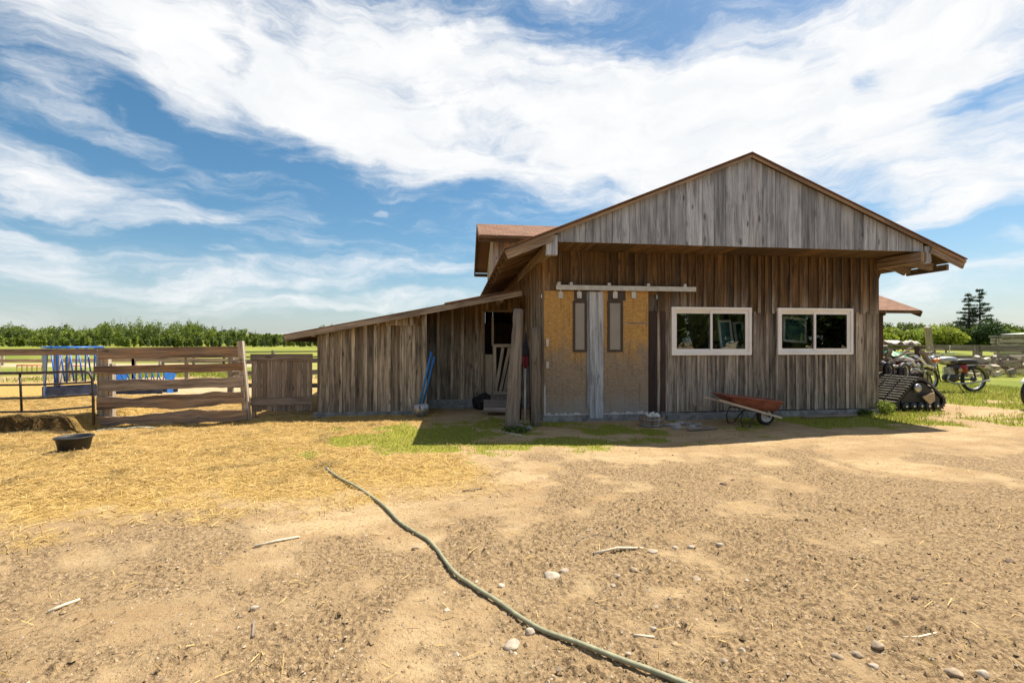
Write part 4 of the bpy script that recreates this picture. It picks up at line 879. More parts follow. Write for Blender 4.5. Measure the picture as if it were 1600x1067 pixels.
def rock(label, c, rx, ry, rz_, seed, col, name='stone', group=None, sink=.35, cat='stone'):
    import bmesh
    rnd = random.Random(seed); bm = bmesh.new(); bmesh.ops.create_icosphere(bm, subdivisions=3, radius=1); off = rnd.random()*90; ax = rnd.random()*6.3; pl = [(Vector((rnd.gauss(0, 1), rnd.gauss(0, 1), rnd.gauss(.3, .8))).normalized(), rnd.uniform(.62, .9)) for _ in range(9)]
    for v in bm.verts:
        p_ = v.co.copy(); n_ = float(nfbm(np.array([p_.x*1.3+off]), np.array([p_.y*1.3+p_.z*1.7+off]), seed)[0])-.5; p_ *= 1+n_*.6
        for nn_, dd_ in pl:
            e_ = p_.dot(nn_)-dd_
            if e_ > 0: p_ -= nn_*e_*.85
        v.co = Vector((p_.x*rx, p_.y*ry, max(p_.z, -.6)*rz_))
    bmesh.ops.rotate(bm, verts=bm.verts, cent=(0, 0, 0), matrix=Matrix.Rotation(ax, 3, 'Z') if rx == ry else Matrix.Rotation(rnd.uniform(-.3, .3), 3, 'Z'))
    me = bpy.data.meshes.new(name); bm.to_mesh(me); bm.free(); ca = me.color_attributes.new('tone', 'FLOAT_COLOR', 'POINT'); ca.data.foreach_set('color', np.tile([*col, 1.], len(me.vertices)).astype(np.float32))
    me.polygons.foreach_set('use_smooth', [True]*len(me.polygons)); me.materials.append(M_STONE); o = bpy.data.objects.new(name, me); COL.objects.link(o)
    o.location = (c[0], c[1], gz(c[0], c[1])+rz_*sink); return tag(o, label, cat, group)
for (px, py, r_, l_) in ((812, 668, .10, 'grey rock lying against the foot of the tall log post'), (825, 670, .09, 'smaller grey rock between the feet of the log posts')):
    q = G(px, py); rock(l_, (q.x, q.y), r_, r_*.8, r_*.7, px, (.24, .24, .24), group='rocks at the log posts')
# black sack and step at the stable door
q = G(752, 634); import bmesh
def sack(label, c, s_, seed, m_):
    bm = bmesh.new(); bmesh.ops.create_icosphere(bm, subdivisions=5, radius=1)
    X = np.array([v.co[:] for v in bm.verts]); n_ = nfbm(X[:, 0]*1.6+seed, X[:, 1]*1.6+X[:, 2]*1.3, seed)-.5; n2 = np.abs(nfbm(X[:, 0]*4+seed, X[:, 1]*4+X[:, 2]*5, seed+3)-.5)
    for v, a, b2 in zip(bm.verts, n_, n2): p_ = v.co*(1+a*1.0-b2*.8); v.co = Vector((p_.x*s_[0], p_.y*s_[1], max(p_.z*s_[2], -s_[2]*.55)))
    me = bpy.data.meshes.new('sack'); bm.to_mesh(me); bm.free(); me.polygons.foreach_set('use_smooth', [True]*len(me.polygons)); me.materials.append(m_); o = bpy.data.objects.new('sack', me); COL.objects.link(o); o.location = (c[0], c[1], gz(c[0], c[1])+s_[2]*.5); tag(o, label, 'sack')
sack('crumpled black sack slumped beside the step of the stable door', PY(753, 620, 1.72), (.26, .16, .24), 5, plain('black_sacking', (.012, .011, .011), .75))
st_ = thing('door_step', 'tilted grey plank step in front of the stable door', 'step', (G(775, 648).x, G(775, 648).y, gz(G(775, 648).x, G(775, 648).y)), .0, rot=(.38, .03, -.05))
mb = MB()
for k in range(3): mb.box((-.26, .0+.16*k, .07), (.26, .15+.16*k, .11), axis=0)
mb.build('plank_top', M_GATE, st_); 
for xx in (-.22, .18): mb = MB(); mb.box((xx, .02, 0), (xx+.04, .46, .07), axis=1); mb.build('bearer', M_GATE, st_)
mb = MB(); q = box_between(757, 800, 618, 627, 1.85); mb.box((q[0], 1.7, 0), (q[1], 1.93, q[3])); tag(mb.build('door_sill', M_GATE, BARN))
BARN_SILL = bpy.data.objects['door_sill']
for k_ in ('category', 'label'):
    if k_ in BARN_SILL: del BARN_SILL[k_]
# wheelbarrow
wo = G(1196, 662); wb = thing('wheelbarrow', 'rusty red wheelbarrow with wooden handles parked under the windows', 'wheelbarrow', (wo.x, wo.y, gz(wo.x, wo.y)), -.03)
wb.scale = (.94, .94, .94)
mb = MB(); HWT = .30
def tray_ring(x0, x1, hw, z0, z1): return [Vector((x0, -hw, z0)), Vector((x1, -hw*.85, z1)), Vector((x1, hw*.85, z1)), Vector((x0, hw, z0))]
rings = [tray_ring(-.95, .22, HWT+.03, .61, .475), tray_ring(-.93, .20, HWT+.01, .595, .462), tray_ring(-.80, .17, HWT-.03, .49, .38), tray_ring(-.56, .12, HWT-.08, .365, .285)]
def loftr(mb, rings, bottom=True):
    n = 4; b = len(mb.v)
    # round the corners
    out = []
    for rg_ in rings:
        pts = []
        for i in range(4):
            p0, p1, p2 = rg_[i-1], rg_[i], rg_[(i+1) % 4]
            d1 = (p0-p1).normalized()*.09; d2 = (p2-p1).normalized()*.09
            for t in (0, .33, .67, 1): pts.append((p1+d1)*(1-t)**2+p1*2*t*(1-t)+(p1+d2)*t*t)
        out.append(pts)
    m_ = len(out[0])
    for pts in out: mb.v += [tuple(p_) for p_ in pts]
    for i in range(len(out)-1):
        for k in range(m_): k2 = (k+1) % m_; mb.face((b+i*m_+k, b+i*m_+k2, b+(i+1)*m_+k2, b+(i+1)*m_+k), ((0, 0), (0, 1), (1, 1), (1, 0)), (.5,)*3, True)
    mb.face(tuple(b+(len(out)-1)*m_+k for k in range(m_)), tuple((0, 0) for _ in range(m_)), (.5,)*3)
    return out
o_ = loftr(mb, rings); TR = mb.build('tray', M_RUST, wb, fix=False); sm_ = TR.modifiers.new('s', 'SOLIDIFY'); sm_.thickness = .006
mb = MB(); mb.tube(o_[0], .011, 6, closed=True); mb.build('rim', M_RUST, TR)
for s_ in (-1, 1): mb = MB(); mb.beam((-1.12, s_*.29, .535), (.24, s_*.13, .155), .042, .036, col=(.95, .3, .4)); mb.build('handle', M_PALE, wb)
for s_ in (-1, 1):
    mb = MB(); mb.tube([(-.30, s_*.20, .30), (-.60, s_*.24, .33), (-.66, s_*.25, .16), (-.62, s_*.25, .0), (-.50, s_*.25, .0), (-.42, s_*.23, .14), (-.30, s_*.20, .28)], .012, 8); mb.build('leg', M_BLACKM, wb)
mb = MB(); MW = Matrix.Translation((0, 0, .175)) @ Matrix.Rotation(R(90), 4, 'X'); mb.lathe([(.115, -.035), (.15, -.042), (.172, -.03), (.178, 0), (.172, .03), (.15, .042), (.115, .035), (.105, 0), (.115, -.035)], 32, MW); wh = mb.build('wheel', M_BLACK, wb)
mb = MB(); mb.lathe([(0, -.04), (.03, -.04), (.035, -.02), (.09, -.016), (.112, -.034), (.116, -.03), (.116, .03), (.112, .034), (.09, .016), (.035, .02), (.03, .04), (0, .04)], 28, MW); mb.build('rim', M_WHITEP, wh)
mb = MB(); mb.tube([(0, -.17, .175), (0, .17, .175)], .009, 8); mb.build('axle', M_STEEL, wb)
for s_ in (-1, 1): mb = MB(); mb.beam((0.0, s_*.14, .17), (-.12, s_*.16, .33), .03, .012); mb.build('bracket', M_BLACKM, wb)
# low tub of rubbish at the door foot
q = G(1018, 664); bt = thing('slatted_tub', 'low brown wooden tub heaped with white scraps at the right foot of the sliding doors', 'tub', (q.x, q.y, gz(q.x, q.y)))
mb = MB()
for k in range(22):
    a = 2*math.pi*k/22; a2 = a+.27; r0, r1 = .20, .235; mb.hexa([(math.cos(a)*r0*1.0, math.sin(a)*r0*.8, 0), (math.cos(a2)*r0, math.sin(a2)*r0*.8, 0), (math.cos(a2)*(r0-.02), math.sin(a2)*(r0-.02)*.8, 0), (math.cos(a)*(r0-.02), math.sin(a)*(r0-.02)*.8, 0), (math.cos(a)*r1, math.sin(a)*r1*.8, .19), (math.cos(a2)*r1, math.sin(a2)*r1*.8, .19), (math.cos(a2)*(r1-.02), math.sin(a2)*(r1-.02)*.8, .19), (math.cos(a)*(r1-.02), math.sin(a)*(r1-.02)*.8, .19)])
mb.build('staves', M_GATE, bt)
for z in (.035, .14): mb = MB(); rr_ = .205+z*.18; mb.tube([(math.cos(i*.2618)*rr_, math.sin(i*.2618)*rr_*.8, z) for i in range(24)], .008, 6, closed=True); mb.build('hoop', M_STEEL, bt)
mb = MB(); mb.lathe([(0, .13), (.2, .13)], 20, Matrix.Scale(.8, 4, (0, 1, 0))); mb.build('fill', M_BARK, bt)
mb = MB()
for i in range(16):
    c = Vector((random.uniform(-.08, .14), random.uniform(-.1, .1), .17+random.uniform(0, .07))); d = Vector((random.uniform(-1, 1), random.uniform(-1, 1), random.uniform(-.4, .6))).normalized()*random.uniform(.03, .07); mb.beam(c-d, c+d, random.uniform(.01, .03), random.uniform(.02, .05))
tag(mb.build('scrap_heap', M_WHITEP, None), 'white scraps heaped in the low wooden tub by the doors', 'scraps').location = (q.x, q.y, gz(q.x, q.y))
for i, (px, py, a_, l_) in enumerate(((1052, 664, .16, 'flat pale stone lying right beside the slatted tub'), (1063, 661, .13, 'flat stone second from the slatted tub under the first window'), (1074, 662, .12, 'flat stone between the slatted tub and the wheelbarrow, behind others'), (1080, 667, .10, 'small pale stone in front of the flat stones by the wall'), (1090, 664, .12, 'rounded stone ending the row of flat stones toward the wheelbarrow'), (1058, 668, .09, 'thin grey stone in front of the slatted tub row'))):
    q = G(px, py); rock(l_, (q.x, q.y), a_, a_*.6, .055, 300+i, random.choice([(.36, .33, .30), (.28, .25, .23), (.42, .38, .36)]), group='flat stones along the foundation', sink=.4)
for (a_, b_, l_) in (((1075, 671), (1118, 668), 'grey board lying flat in the grass left of the wheelbarrow'), ((1255, 652), (1335, 649), 'pale weathered board lying along the wall right of the wheelbarrow')):
    p0 = G(*a_); p1 = G(*b_); mb = MB(); mb.beam((p0.x, p0.y, gz(p0.x, p0.y)+.03), (p1.x, p1.y, gz(p1.x, p1.y)+.03), .03, .12); tag(mb.build('board', M_GATE, None), l_, 'board', 'loose boards on the ground')
# corner weed
def leafy(name, label, cat, c, n, rx, rz_, ls, cols, seed, group=None, kind=None, stems=True):
    r2 = np.random.default_rng(seed); root = thing(name, label, cat, (c[0], c[1], gz(c[0], c[1])), group=group)
    th = r2.uniform(0, 6.28, n); u = r2.random(n)**.6; z = r2.random(n)**.8; rr_ = rx*u*(.45+.75*np.sin(np.clip(z*2.4+.25, 0, 3.1)))
    c_ = np.stack([rr_*np.cos(th), rr_*np.sin(th), z*rz_], -1); d = r2.normal(size=(n, 3)); d /= np.linalg.norm(d, axis=1)[:, None]; e = np.cross(d, r2.normal(size=(n, 3))); e /= np.linalg.norm(e, axis=1)[:, None]; s_ = ls*r2.uniform(.5, 1.2, n)[:, None]
    V = np.stack([c_-d*s_, c_+e*s_*.4, c_+d*s_, c_-e*s_*.4], 1); k = r2.random(n)[:, None]; C = np.array(cols[0])*(1-k)+np.array(cols[1])*k
    quads_object('foliage', V, C, M_LEAF, None, None, parent=root)
    if stems:
        mb = MB()
        for i in range(9): a = r2.uniform(0, 6.28); mb.tube([(0, 0, 0), (math.cos(a)*rx*.3, math.sin(a)*rx*.3, rz_*.5), (math.cos(a)*rx*.6, math.sin(a)*rx*.6, rz_*.85)], .004+ls*.05, 5)
        mb.build('stem', M_BARK, root)
    return root
q = G(1374, 645); leafy('weed_clump', 'bright green weed clump at the right front corner of the barn', 'plant', (q.x, q.y), 1500, .24, .26, .035, ((.10, .16, .02), (.34, .38, .07)), 4)
q = G(1352, 648); leafy('weed_clump', 'small dark weed tuft under the front wall beside the barn corner', 'plant', (q.x, q.y), 500, .14, .12, .03, ((.05, .08, .015), (.15, .2, .03)), 5)
q = G(806, 672); leafy('weed_clump', 'low green weeds at the foot of the log posts', 'plant', (q.x, q.y), 500, .22, .07, .03, ((.05, .08, .015), (.15, .2, .03)), 6)

# ------------------------------------------------------------------ right yard: track, motorcycles, junk
tk = G(1425, 641); tr = thing('rubber_track', 'black triangular rubber track unit with cream disc beside the barn corner', 'track', (tk.x+.14, tk.y-.05, gz(tk.x, tk.y)), R(3))
prof = [(-.58, .10), (-.50, .02), (.42, .0), (.62, .07), (.70, .17), (.69, .27), (.22, .66), (.10, .71), (-.02, .72), (-.12, .68), (-.60, .22)]
TWD = .95
mb = MB(); outer = [Vector((x, 0, z)) for x, z in prof]; ctr = Vector((0, 0, .3)); inner = [ctr+(p_-ctr)*.90 for p_ in outer]; n = len(outer)
for i in range(n):
    j = (i+1) % n; mb.hexa([outer[i], outer[j], inner[j], inner[i]]+[p_+Vector((0, TWD, 0)) for p_ in (outer[i], outer[j], inner[j], inner[i])], col=(.5,)*3)
mb.build('belt', M_BLACK, tr); mb = MB(); per = []
for i in range(n):
    j = (i+1) % n; L = (outer[j]-outer[i]).length; k = max(1, round(L/.075))
    for q in range(k): per.append((outer[i].lerp(outer[j], q/k), (outer[j]-outer[i]).normalized()))
for p_, d in per:
    nn = Vector((d.z, 0, -d.x))
    if (p_-ctr).dot(nn) < 0: nn = -nn
    for (y0, y1) in ((.0, .27), (.30, .60), (.63, .95)): c_ = p_+nn*.018; mb.beam(c_+Vector((0, y0, 0)), c_+Vector((0, y1, 0)), .034, .022, up=nn)
mb.build('lugs', plain('dusty_rubber', (.16, .145, .125), .8, .5, 12), tr)
mb = MB(); mb.prism([ctr+(p_-ctr)*.80+Vector((0, .02, 0)) for p_ in outer], (0, .03, 0), col=(.5,)*3); mb.build('side_frame', M_BLACK, tr)
def disc(mb, x, z, r, y0=-.03, w_=.05, seg=24): mb.lathe([(0, -w_/2), (r*.9, -w_/2), (r, -w_/4), (r, w_/4), (r*.9, w_/2), (0, w_/2)], seg, Matrix.Translation((x, y0, z)) @ Matrix.Rotation(R(90), 4, 'X'))
mb = MB(); disc(mb, -.10, .52, .09); mb.build('sprocket', M_STEEL, tr)
for x in (-.42, -.22, -.02, .18, .40): mb = MB(); disc(mb, x, .12, .085); w__ = mb.build('idler_wheel', M_BLACK, tr); mb = MB(); disc(mb, x, .12, .025, -.06, .02, 12); mb.build('hub', M_CHROME, w__)
mb = MB(); mb.prism([(-.02, -.05, .33), (.30, -.05, .42), (.32, -.05, .24), (.18, -.05, .16)], (0, -.02, 0)); mb.build('cover_plate', M_CREAM, tr)
for (a, b) in (((.12, -.06, .60), (.20, -.06, .55)), ((.22, -.06, .50), (.28, -.06, .45))): mb = MB(); mb.tube([a, b], .012, 6); mb.build('bolt_strip', M_CHROME, tr)

M_OLDCH = plain('tarnished_chrome', (.42, .41, .39), .4, .35, 9, .6)
def wheel(parent, c, r, w_=.045, spokes=18):
    M0 = Matrix.Translation(c) @ Matrix.Rotation(R(90), 4, 'X'); mb = MB()
    mb.lathe([(r-.075, -w_*.6), (r-.03, -w_), (r-.005, -w_*.5), (r, 0), (r-.005, w_*.5), (r-.03, w_), (r-.075, w_*.6), (r-.075, -w_*.6)], 40, M0); wl = mb.build('wheel', M_BLACK, parent)
    mb = MB(); mb.lathe([(r-.072, -w_*.55), (r-.09, -w_*.45), (r-.095, 0), (r-.09, w_*.45), (r-.072, w_*.55)], 36, M0); mb.build('rim', M_OLDCH, wl)
    mb = MB()
    for k in range(spokes): a = 6.283*k/spokes; mb.tube([Vector(c)+Vector((math.cos(a)*.05, (.02 if k % 2 else -.02), math.sin(a)*.05)), Vector(c)+Vector((math.cos(a+.12)*(r-.085), 0, math.sin(a+.12)*(r-.085)))], .003, 4)
    mb.build('spokes', M_OLDCH, wl); mb = MB(); mb.lathe([(0, -.05), (.05, -.05), (.065, -.03), (.065, .03), (.05, .05), (0, .05)], 20, M0); mb.build('hub', M_BLACKM, wl); return wl
def motorcycle(label, loc, rz):
    m_ = thing('motorcycle', label, 'motorcycle', loc, rz, group='old motorcycles in the yard')
    wheel(m_, (-.66, 0, .36), .345); wheel(m_, (.66, 0, .36), .355)
    def tb(name, paths, r, mt, seg=8):
        if name in ('mirror', 'shock'):
            for p_ in paths: q_ = MB(); q_.tube(p_, r, seg); q_.build(name, mt, m_)
            return
        mb = MB()
        for p_ in paths: mb.tube(p_, r, seg)
        return mb.build(name, mt, m_)
    tb('fork', [[(-.66, s_*.075, .36), (-.36, s_*.085, .98)] for s_ in (-1, 1)]+[[(-.385, -.08, .93), (-.385, .08, .93)], [(-.44, -.08, .82), (-.44, .08, .82)]], .019, M_OLDCH)
    tb('frame', [[(-.37, 0, .90), (-.25, 0, .78), (.30, 0, .72)], [(-.37, 0, .84), (-.26, 0, .30), (.12, 0, .26), (.30, 0, .70)], [(.15, -.1, .34), (.66, -.1, .36)], [(.15, .1, .34), (.66, .1, .36)], [(.30, -.1, .72), (.85, -.11, .74)], [(.30, .1, .72), (.85, .11, .74)]], .016, M_BLACKM)
    tb('handlebar', [[(-.18, -.38, 1.08), (-.28, -.26, 1.12), (-.36, -.08, 1.02), (-.36, .08, 1.02), (-.28, .26, 1.12), (-.18, .38, 1.08)]], .013, M_CHROME)
    tb('mirror', [[(-.26, -.26, 1.12), (-.30, -.32, 1.28)], [(-.26, .26, 1.12), (-.30, .32, 1.28)]], .007, M_CHROME)
    def blob(name, c, s_, mt, parent=None, seg=3):
        bm = bmesh.new(); bmesh.ops.create_icosphere(bm, subdivisions=seg, radius=1)
        for v in bm.verts: p_ = v.co; v.co = Vector((c[0]+s_[0]*math.copysign(abs(p_.x)**.75, p_.x), c[1]+s_[1]*math.copysign(abs(p_.y)**.75, p_.y), c[2]+s_[2]*math.copysign(abs(p_.z)**.75, p_.z)))
        me = bpy.data.meshes.new(name); bm.to_mesh(me); bm.free(); me.polygons.foreach_set('use_smooth', [True]*len(me.polygons)); me.materials.append(mt); o = bpy.data.objects.new(name, me); COL.objects.link(o); o.parent = parent or m_; return o
    tk_ = blob('tank', (-.08, 0, .88), (.27, .13, .115), M_OLDCH); blob('tank_panel', (-.02, 0, .85), (.17, .138, .065), M_BLACKM, tk_); blob('air_box', (.12, 0, .66), (.20, .10, .14), M_BLACKM)
    blob('seat', (.42, 0, .85), (.34, .13, .085), M_BLACK); blob('side_panel', (.30, 0, .66), (.15, .135, .13), M_RED); blob('engine_case', (.02, 0, .40), (.19, .14, .12), M_BLACKM)
    mb = MB()
    for k in range(7): mb.box((-.13, -.09, .50+.028*k), (.05, .09, .515+.028*k))
    mb.box((-.10, -.07, .47), (.02, .07, .70)); mb.build('cylinder', M_OLDCH, m_); mb = MB(); disc(mb, .16, .62, .055, -.14, .02); mb.build('round_badge', M_CREAM, m_)
    blob('headlight', (-.50, 0, .92), (.07, .09, .09), M_CHROME); blob('tail_lamp', (.93, 0, .72), (.035, .05, .035), M_RED)
    for cx_, r0, a0, a1 in ((.66, .385, -10, 130), (-.66, .375, 30, 140)):
        ps = [(cx_+math.cos(R(a))*r0, 0, .36+math.sin(R(a))*r0) for a in range(a0, a1+1, 10)]
        mb = MB()
        for p0, p1 in zip(ps[:-1], ps[1:]): mb.beam(p0, p1, .008, .13, up=(p0[0]-cx_, 0, p0[2]-.36))
        mb.build('mudguard', M_OLDCH, m_)
    tb('exhaust', [[(-.12, -.12, .50), (-.20, -.14, .34), (0, -.15, .24), (.4, -.15, .26)], [(.4, -.15, .26), (.95, -.16, .34)]], .024, M_OLDCH); tb('kickstand', [[(.12, -.08, .28), (.16, -.24, .0)]], .011, M_BLACKM); tb('shock', [[(.60, s_*.12, .42), (.50, s_*.12, .74)] for s_ in (-1, 1)], .02, M_BLACKM)
    for s_ in (-1, 1): blob('indicator', (-.44, s_*.16, .90), (.03, .03, .03), M_ORANGE, None, 2)
    return m_
q = P(1521, 611, 14.0); d_ = Vector((cs, -sn, 0)); mc = (q.x-d_.x*.73, q.y-d_.y*.73)
motorcycle('vintage red motorcycle parked side-on with chrome mudguards beyond the track', (mc[0], mc[1], gz(*mc)), -YAW).scale = (1.1, 1.1, 1.1)
q = P(1608, 640, 10.3); motorcycle('red motorcycle cut off by the right edge of the photo', (q.x+.75, q.y+.1, gz(q.x, q.y)), R(8))
q = P(1432, 600, 12.4); motorcycle('stripped motorcycle half buried in the scrap pile behind the track', (q.x-.2, q.y, gz(q.x, q.y)), R(195))
# scrap pile
def plank(px0, py0, px1, py1, t, w_, th, m_, label, dt=0):
    a = P(px0, py0, t); b = P(px1, py1, t+dt); mb = MB(); mb.beam(a, b, th, w_); return tag(mb.build('plank', m_, None), label, 'plank', 'planks on the scrap pile')
tbn = P(1400, 600, 12.8); tbl = thing('work_trestle', 'low dark trestle carrying the planks of the scrap pile', 'trestle', (tbn.x, tbn.y, gz(tbn.x, tbn.y)), -YAW)
mb = MB(); mb.box((-1.3, -.35, .98), (.6, .35, 1.03), axis=0); mb.build('top', M_DARKW, tbl)
for (x, y) in ((-1.2, -.3), (.1, -.3), (-1.2, .3), (.1, .3)): mb = MB(); mb.beam((x, y, -.05), (x, y, .98), .07, .07, up=(0, 1, 0)); mb.build('leg', M_DARKW, tbl)
plank(1366, 556, 1452, 551, 12.6, .25, .05, M_PALE, 'long pale plank lowest on the scrap pile trestle')
plank(1372, 549, 1462, 552, 12.7, .22, .04, M_GATE, 'grey plank lying second from the bottom on the trestle', .3)
plank(1376, 543.5, 1468, 546, 12.9, .22, .05, M_PALE, 'pale plank on top of the stack slanting right', .2)
plank(1374, 538, 1440, 541, 13.0, .6, .03, M_GATE, 'wide grey sheet board topping the scrap pile')
plank(1368, 566, 1448, 562, 12.2, .3, .04, M_GATE, 'dark grey plank in front below the trestle top')
plank(1372, 590, 1405, 585, 12, .3, .05, M_TRIM, 'brown plank at the bottom of the scrap pile by the barn')
mb = MB(); a = P(1373, 582, 12); b = P(1406, 570, 12.3); mb.box((a.x, a.y, a.z), (b.x, a.y+.5, b.z), axis=0); cr = mb.build('wooden_crate', M_TRIM, None); tag(cr, 'brown wooden crate in the scrap pile right behind the barn corner', 'crate')
def drape(name, label, cat, px0, px1, py, t, dep, drop, m_, seed):
    a = P(px0, py, t); b = P(px1, py, t); n = 16; mb = MB(); U = (b-a)/n
    for i in range(n+1):
        for j in range(7):
            s_ = j/6; z = -drop*max(0, .4-s_)*2-.03*math.sin(i*1.3+seed)+(.05*math.sin(i*.9+j*1.7+seed)); mb.v.append(tuple(a+U*i+Vector((0, dep*(s_-.3), z))))
    for i in range(n):
        for j in range(6): k = i*7+j; mb.face((k, k+7, k+8, k+1), ((0, 0),)*4, (.5,)*3, True)
    o = mb.build(name, m_, None); o.modifiers.new('s', 'SOLIDIFY').thickness = .008; return tag(o, label, cat)
drape('tarpaulin', 'crumpled green tarpaulin on the scrap pile', 'tarp', 1388, 1412, 552, 12.3, .6, .12, M_GREENP, 1)
drape('tarpaulin', 'pale grey tarpaulin over the top of the scrap pile', 'tarp', 1382, 1426, 535, 13.2, .8, .03, plain('pale_canvas', (.50, .47, .40), .8), 4)
for i, (px, py, t, r_, l_) in enumerate(((1388, 578, 11.6, .2, 'small bare wheel at the left of the scrap pile'), (1412, 582, 11.6, .26, 'larger spoked wheel leaning in the middle of the scrap pile'))):
    p_ = P(px, py, t); o = thing('spare_wheel', l_, 'wheel', p_, R(20), group='loose wheels in the scrap pile'); wheel(o, (0, 0, 0), r_, .05, 8)
for i, (pts, m_, l_) in enumerate((([(1402, 562), (1412, 558), (1424, 562), (1430, 572)], M_WHITEP, 'curved white fender over the loose wheels in the scrap pile'), ([(1430, 556), (1440, 562), (1446, 570), (1458, 574)], M_CHROME, 'bright bent metal tube at the right of the scrap pile'), ([(1376, 565), (1392, 572), (1410, 573), (1424, 566)], M_WHITEP, 'sagging white strip low in the scrap pile'), ([(1416, 585), (1428, 576), (1440, 580), (1446, 592)], M_STEEL, 'bent steel hoop low in the scrap pile'))):
    mb = MB(); mb.tube([P(x, y, 11.8) for x, y in pts], .035, 8); tag(mb.build('bent_tube', m_, None), l_, 'scrap metal', 'bent metal in the scrap pile')
for i, (px, py, m_, l_) in enumerate(((1404, 568, M_RED, 'red canister lying in the scrap pile'), (1395, 567, M_WHITEP, 'white jug lying left of the red canister'), (1462, 563, M_ORANGE, 'orange jug at the right end of the scrap pile'))):
    p_ = P(px, py, 12.2); mb = MB(); mb.lathe([(0, -.12), (.07, -.12), (.085, -.09), (.085, .06), (.05, .1), (.025, .12), (.025, .15), (0, .15)], 18, Matrix.Translation(p_) @ Matrix.Rotation(R(75), 4, 'Y') @ Matrix.Scale(.6, 4)); tag(mb.build('canister', m_, None), l_, 'canister')
for i, (px, py, t, w_, h_, m_, nm, l_) in enumerate(((1382, 592, 11.9, .55, .42, M_BLACKM, 'machine_housing', 'black machine housing low behind the barn corner'), (1420, 592, 12.0, .6, .45, M_DARKW, 'machine_housing', 'dark box shaped machine part in the middle of the scrap pile'), (1408, 562, 12.6, .9, .22, M_BLACKM, 'machine_housing', 'long dark bundle under the planks of the scrap pile'))):
    p_ = P(px, 600, t); z_ = H0+(HZ-py)/FP*t; bm = bmesh.new(); bmesh.ops.create_icosphere(bm, subdivisions=3, radius=1)
    for v in bm.verts:
        q_ = v.co.copy(); k_ = float(nfbm(np.array([q_.x*2+i*9]), np.array([q_.y*2+q_.z*2]), 3)[0])-.5; v.co = Vector((math.copysign(abs(q_.x)**.5, q_.x)*w_/2, math.copysign(abs(q_.y)**.5, q_.y)*.22, math.copysign(abs(q_.z)**.5, q_.z)*h_/2))*(1+k_*.6)
    me = bpy.data.meshes.new(nm); bm.to_mesh(me); bm.free(); me.materials.append(m_); o = bpy.data.objects.new(nm, me); COL.objects.link(o); o.location = (p_.x, p_.y, z_); tag(o, l_, 'machine part', 'machine parts in the scrap pile')
    mb = MB(); n_ = 5
    for k in range(n_): mb.tube([(w_*(k/(n_-1)-.5), -.24, -h_*.3), (w_*(k/(n_-1)-.5)*.8, -.27, h_*.45)], .012, 6)
    mb.build('ribs', M_BLACKM, o)
rj = random.Random(31)
for i in range(9):
    px = rj.uniform(1378, 1462); py = rj.uniform(547, 590); t = rj.uniform(11.7, 12.8); a = P(px, py, t); d = Vector((rj.uniform(-1, 1), rj.uniform(-.3, .3), rj.uniform(-.5, .5))).normalized()*rj.uniform(.2, .5); mb = MB(); mb.beam(a-d, a+d, rj.uniform(.03, .08), rj.uniform(.05, .12))
    tag(mb.build('scrap_board', rj.choice([M_PALE, M_GATE, M_TRIM, M_DARKW]), None), 'short loose board '+['sticking out left', 'lying across the top', 'jutting toward the motorcycle', 'wedged low by the track', 'tilted in the middle', 'hanging over the dark box', 'near the red canister', 'behind the bent fender', 'leaning on the crate'][i]+' of the scrap pile' if i < 5 else 'short loose board '+['hanging over the dark box in the scrap pile', 'near the red canister in the scrap pile', 'behind the bent fender in the scrap pile', 'leaning toward the crate in the scrap pile'][i-5], 'board', 'loose boards in the scrap pile')
# post and rail fence, firewood heap, lumber stack
mb = MB(); a = P(1458, 575, 22); b = P(1449, 511, 21.6); mb.beam((a.x, a.y, -.1), b, .22, .17, up=(0, 1, 0)); tag(mb.build('leaning_post', M_PALE, None), 'thick grey post leaning left above the scrap pile', 'post')
simple_fence('weathered two rail fence running behind the firewood at the right', [g2(1455, 30), g2(1615, 24.5)], 1.35, (.55, 1.18), M_GATE, M_GATE, name='rail_fence', step=3.0, rh=.36, rt=.06, pw=.3)
simple_fence('higher rear corral fence at the far right edge', [g2(1560, 34), g2(1700, 31)], 1.7, (.6, 1.1, 1.6), M_GATE, M_PALE, name='rail_fence', step=3.0, rh=.2)
rndw = random.Random(9)
for i in range(150):
    px = 1500+100*rndw.random()**.85*1.15; t = rndw.uniform(20.0, 25.0); p_ = P(px, 600, t); layer = rndw.random()*max(.05, min(1, (px-1495)/30))*.66; a = rndw.uniform(0, 3.14); L = rndw.uniform(.14, .32); d = Vector((math.cos(a), math.sin(a), rndw.uniform(-.35, .35))).normalized()*L
    mb = MB(); c = Vector((p_.x, p_.y, gz(p_.x, p_.y)+.07+layer)); mb.beam(c-d, c+d, rndw.uniform(.13, .24), rndw.uniform(.11, .22))
    fm = rndw.choice([(M_PALE, 'pale'), (M_GATE, 'grey'), (M_LOG, 'brown'), (M_DRYSTICK, 'cream'), (M_TRIM, 'tan'), (M_PALE, 'pale')]); tag(mb.build('firewood', fm[0], None), fm[1]+(' long' if L > .26 else ' short' if L < .19 else '')+(' steeply tilted' if abs(d.z) > .6*L*.33 else '')+' firewood, '+('top' if layer > .3 else 'halfway up' if layer > .12 else 'bottom')+' of heap, '+('left end' if px < 1530 else 'left of middle' if px < 1555 else 'right of middle' if px < 1585 else 'by photo edge')+(', front' if t < 22 else ', back' if t > 23.6 else ', centre'), 'firewood', 'firewood heap before the fence')
ls_ = P(1612, 570, 42); lb = thing('lumber_stack', 'long stack of pale lumber under a white sheet far right behind the fence', 'lumber stack', (ls_.x, ls_.y, gz(ls_.x, ls_.y)), R(-14))
mb = MB()
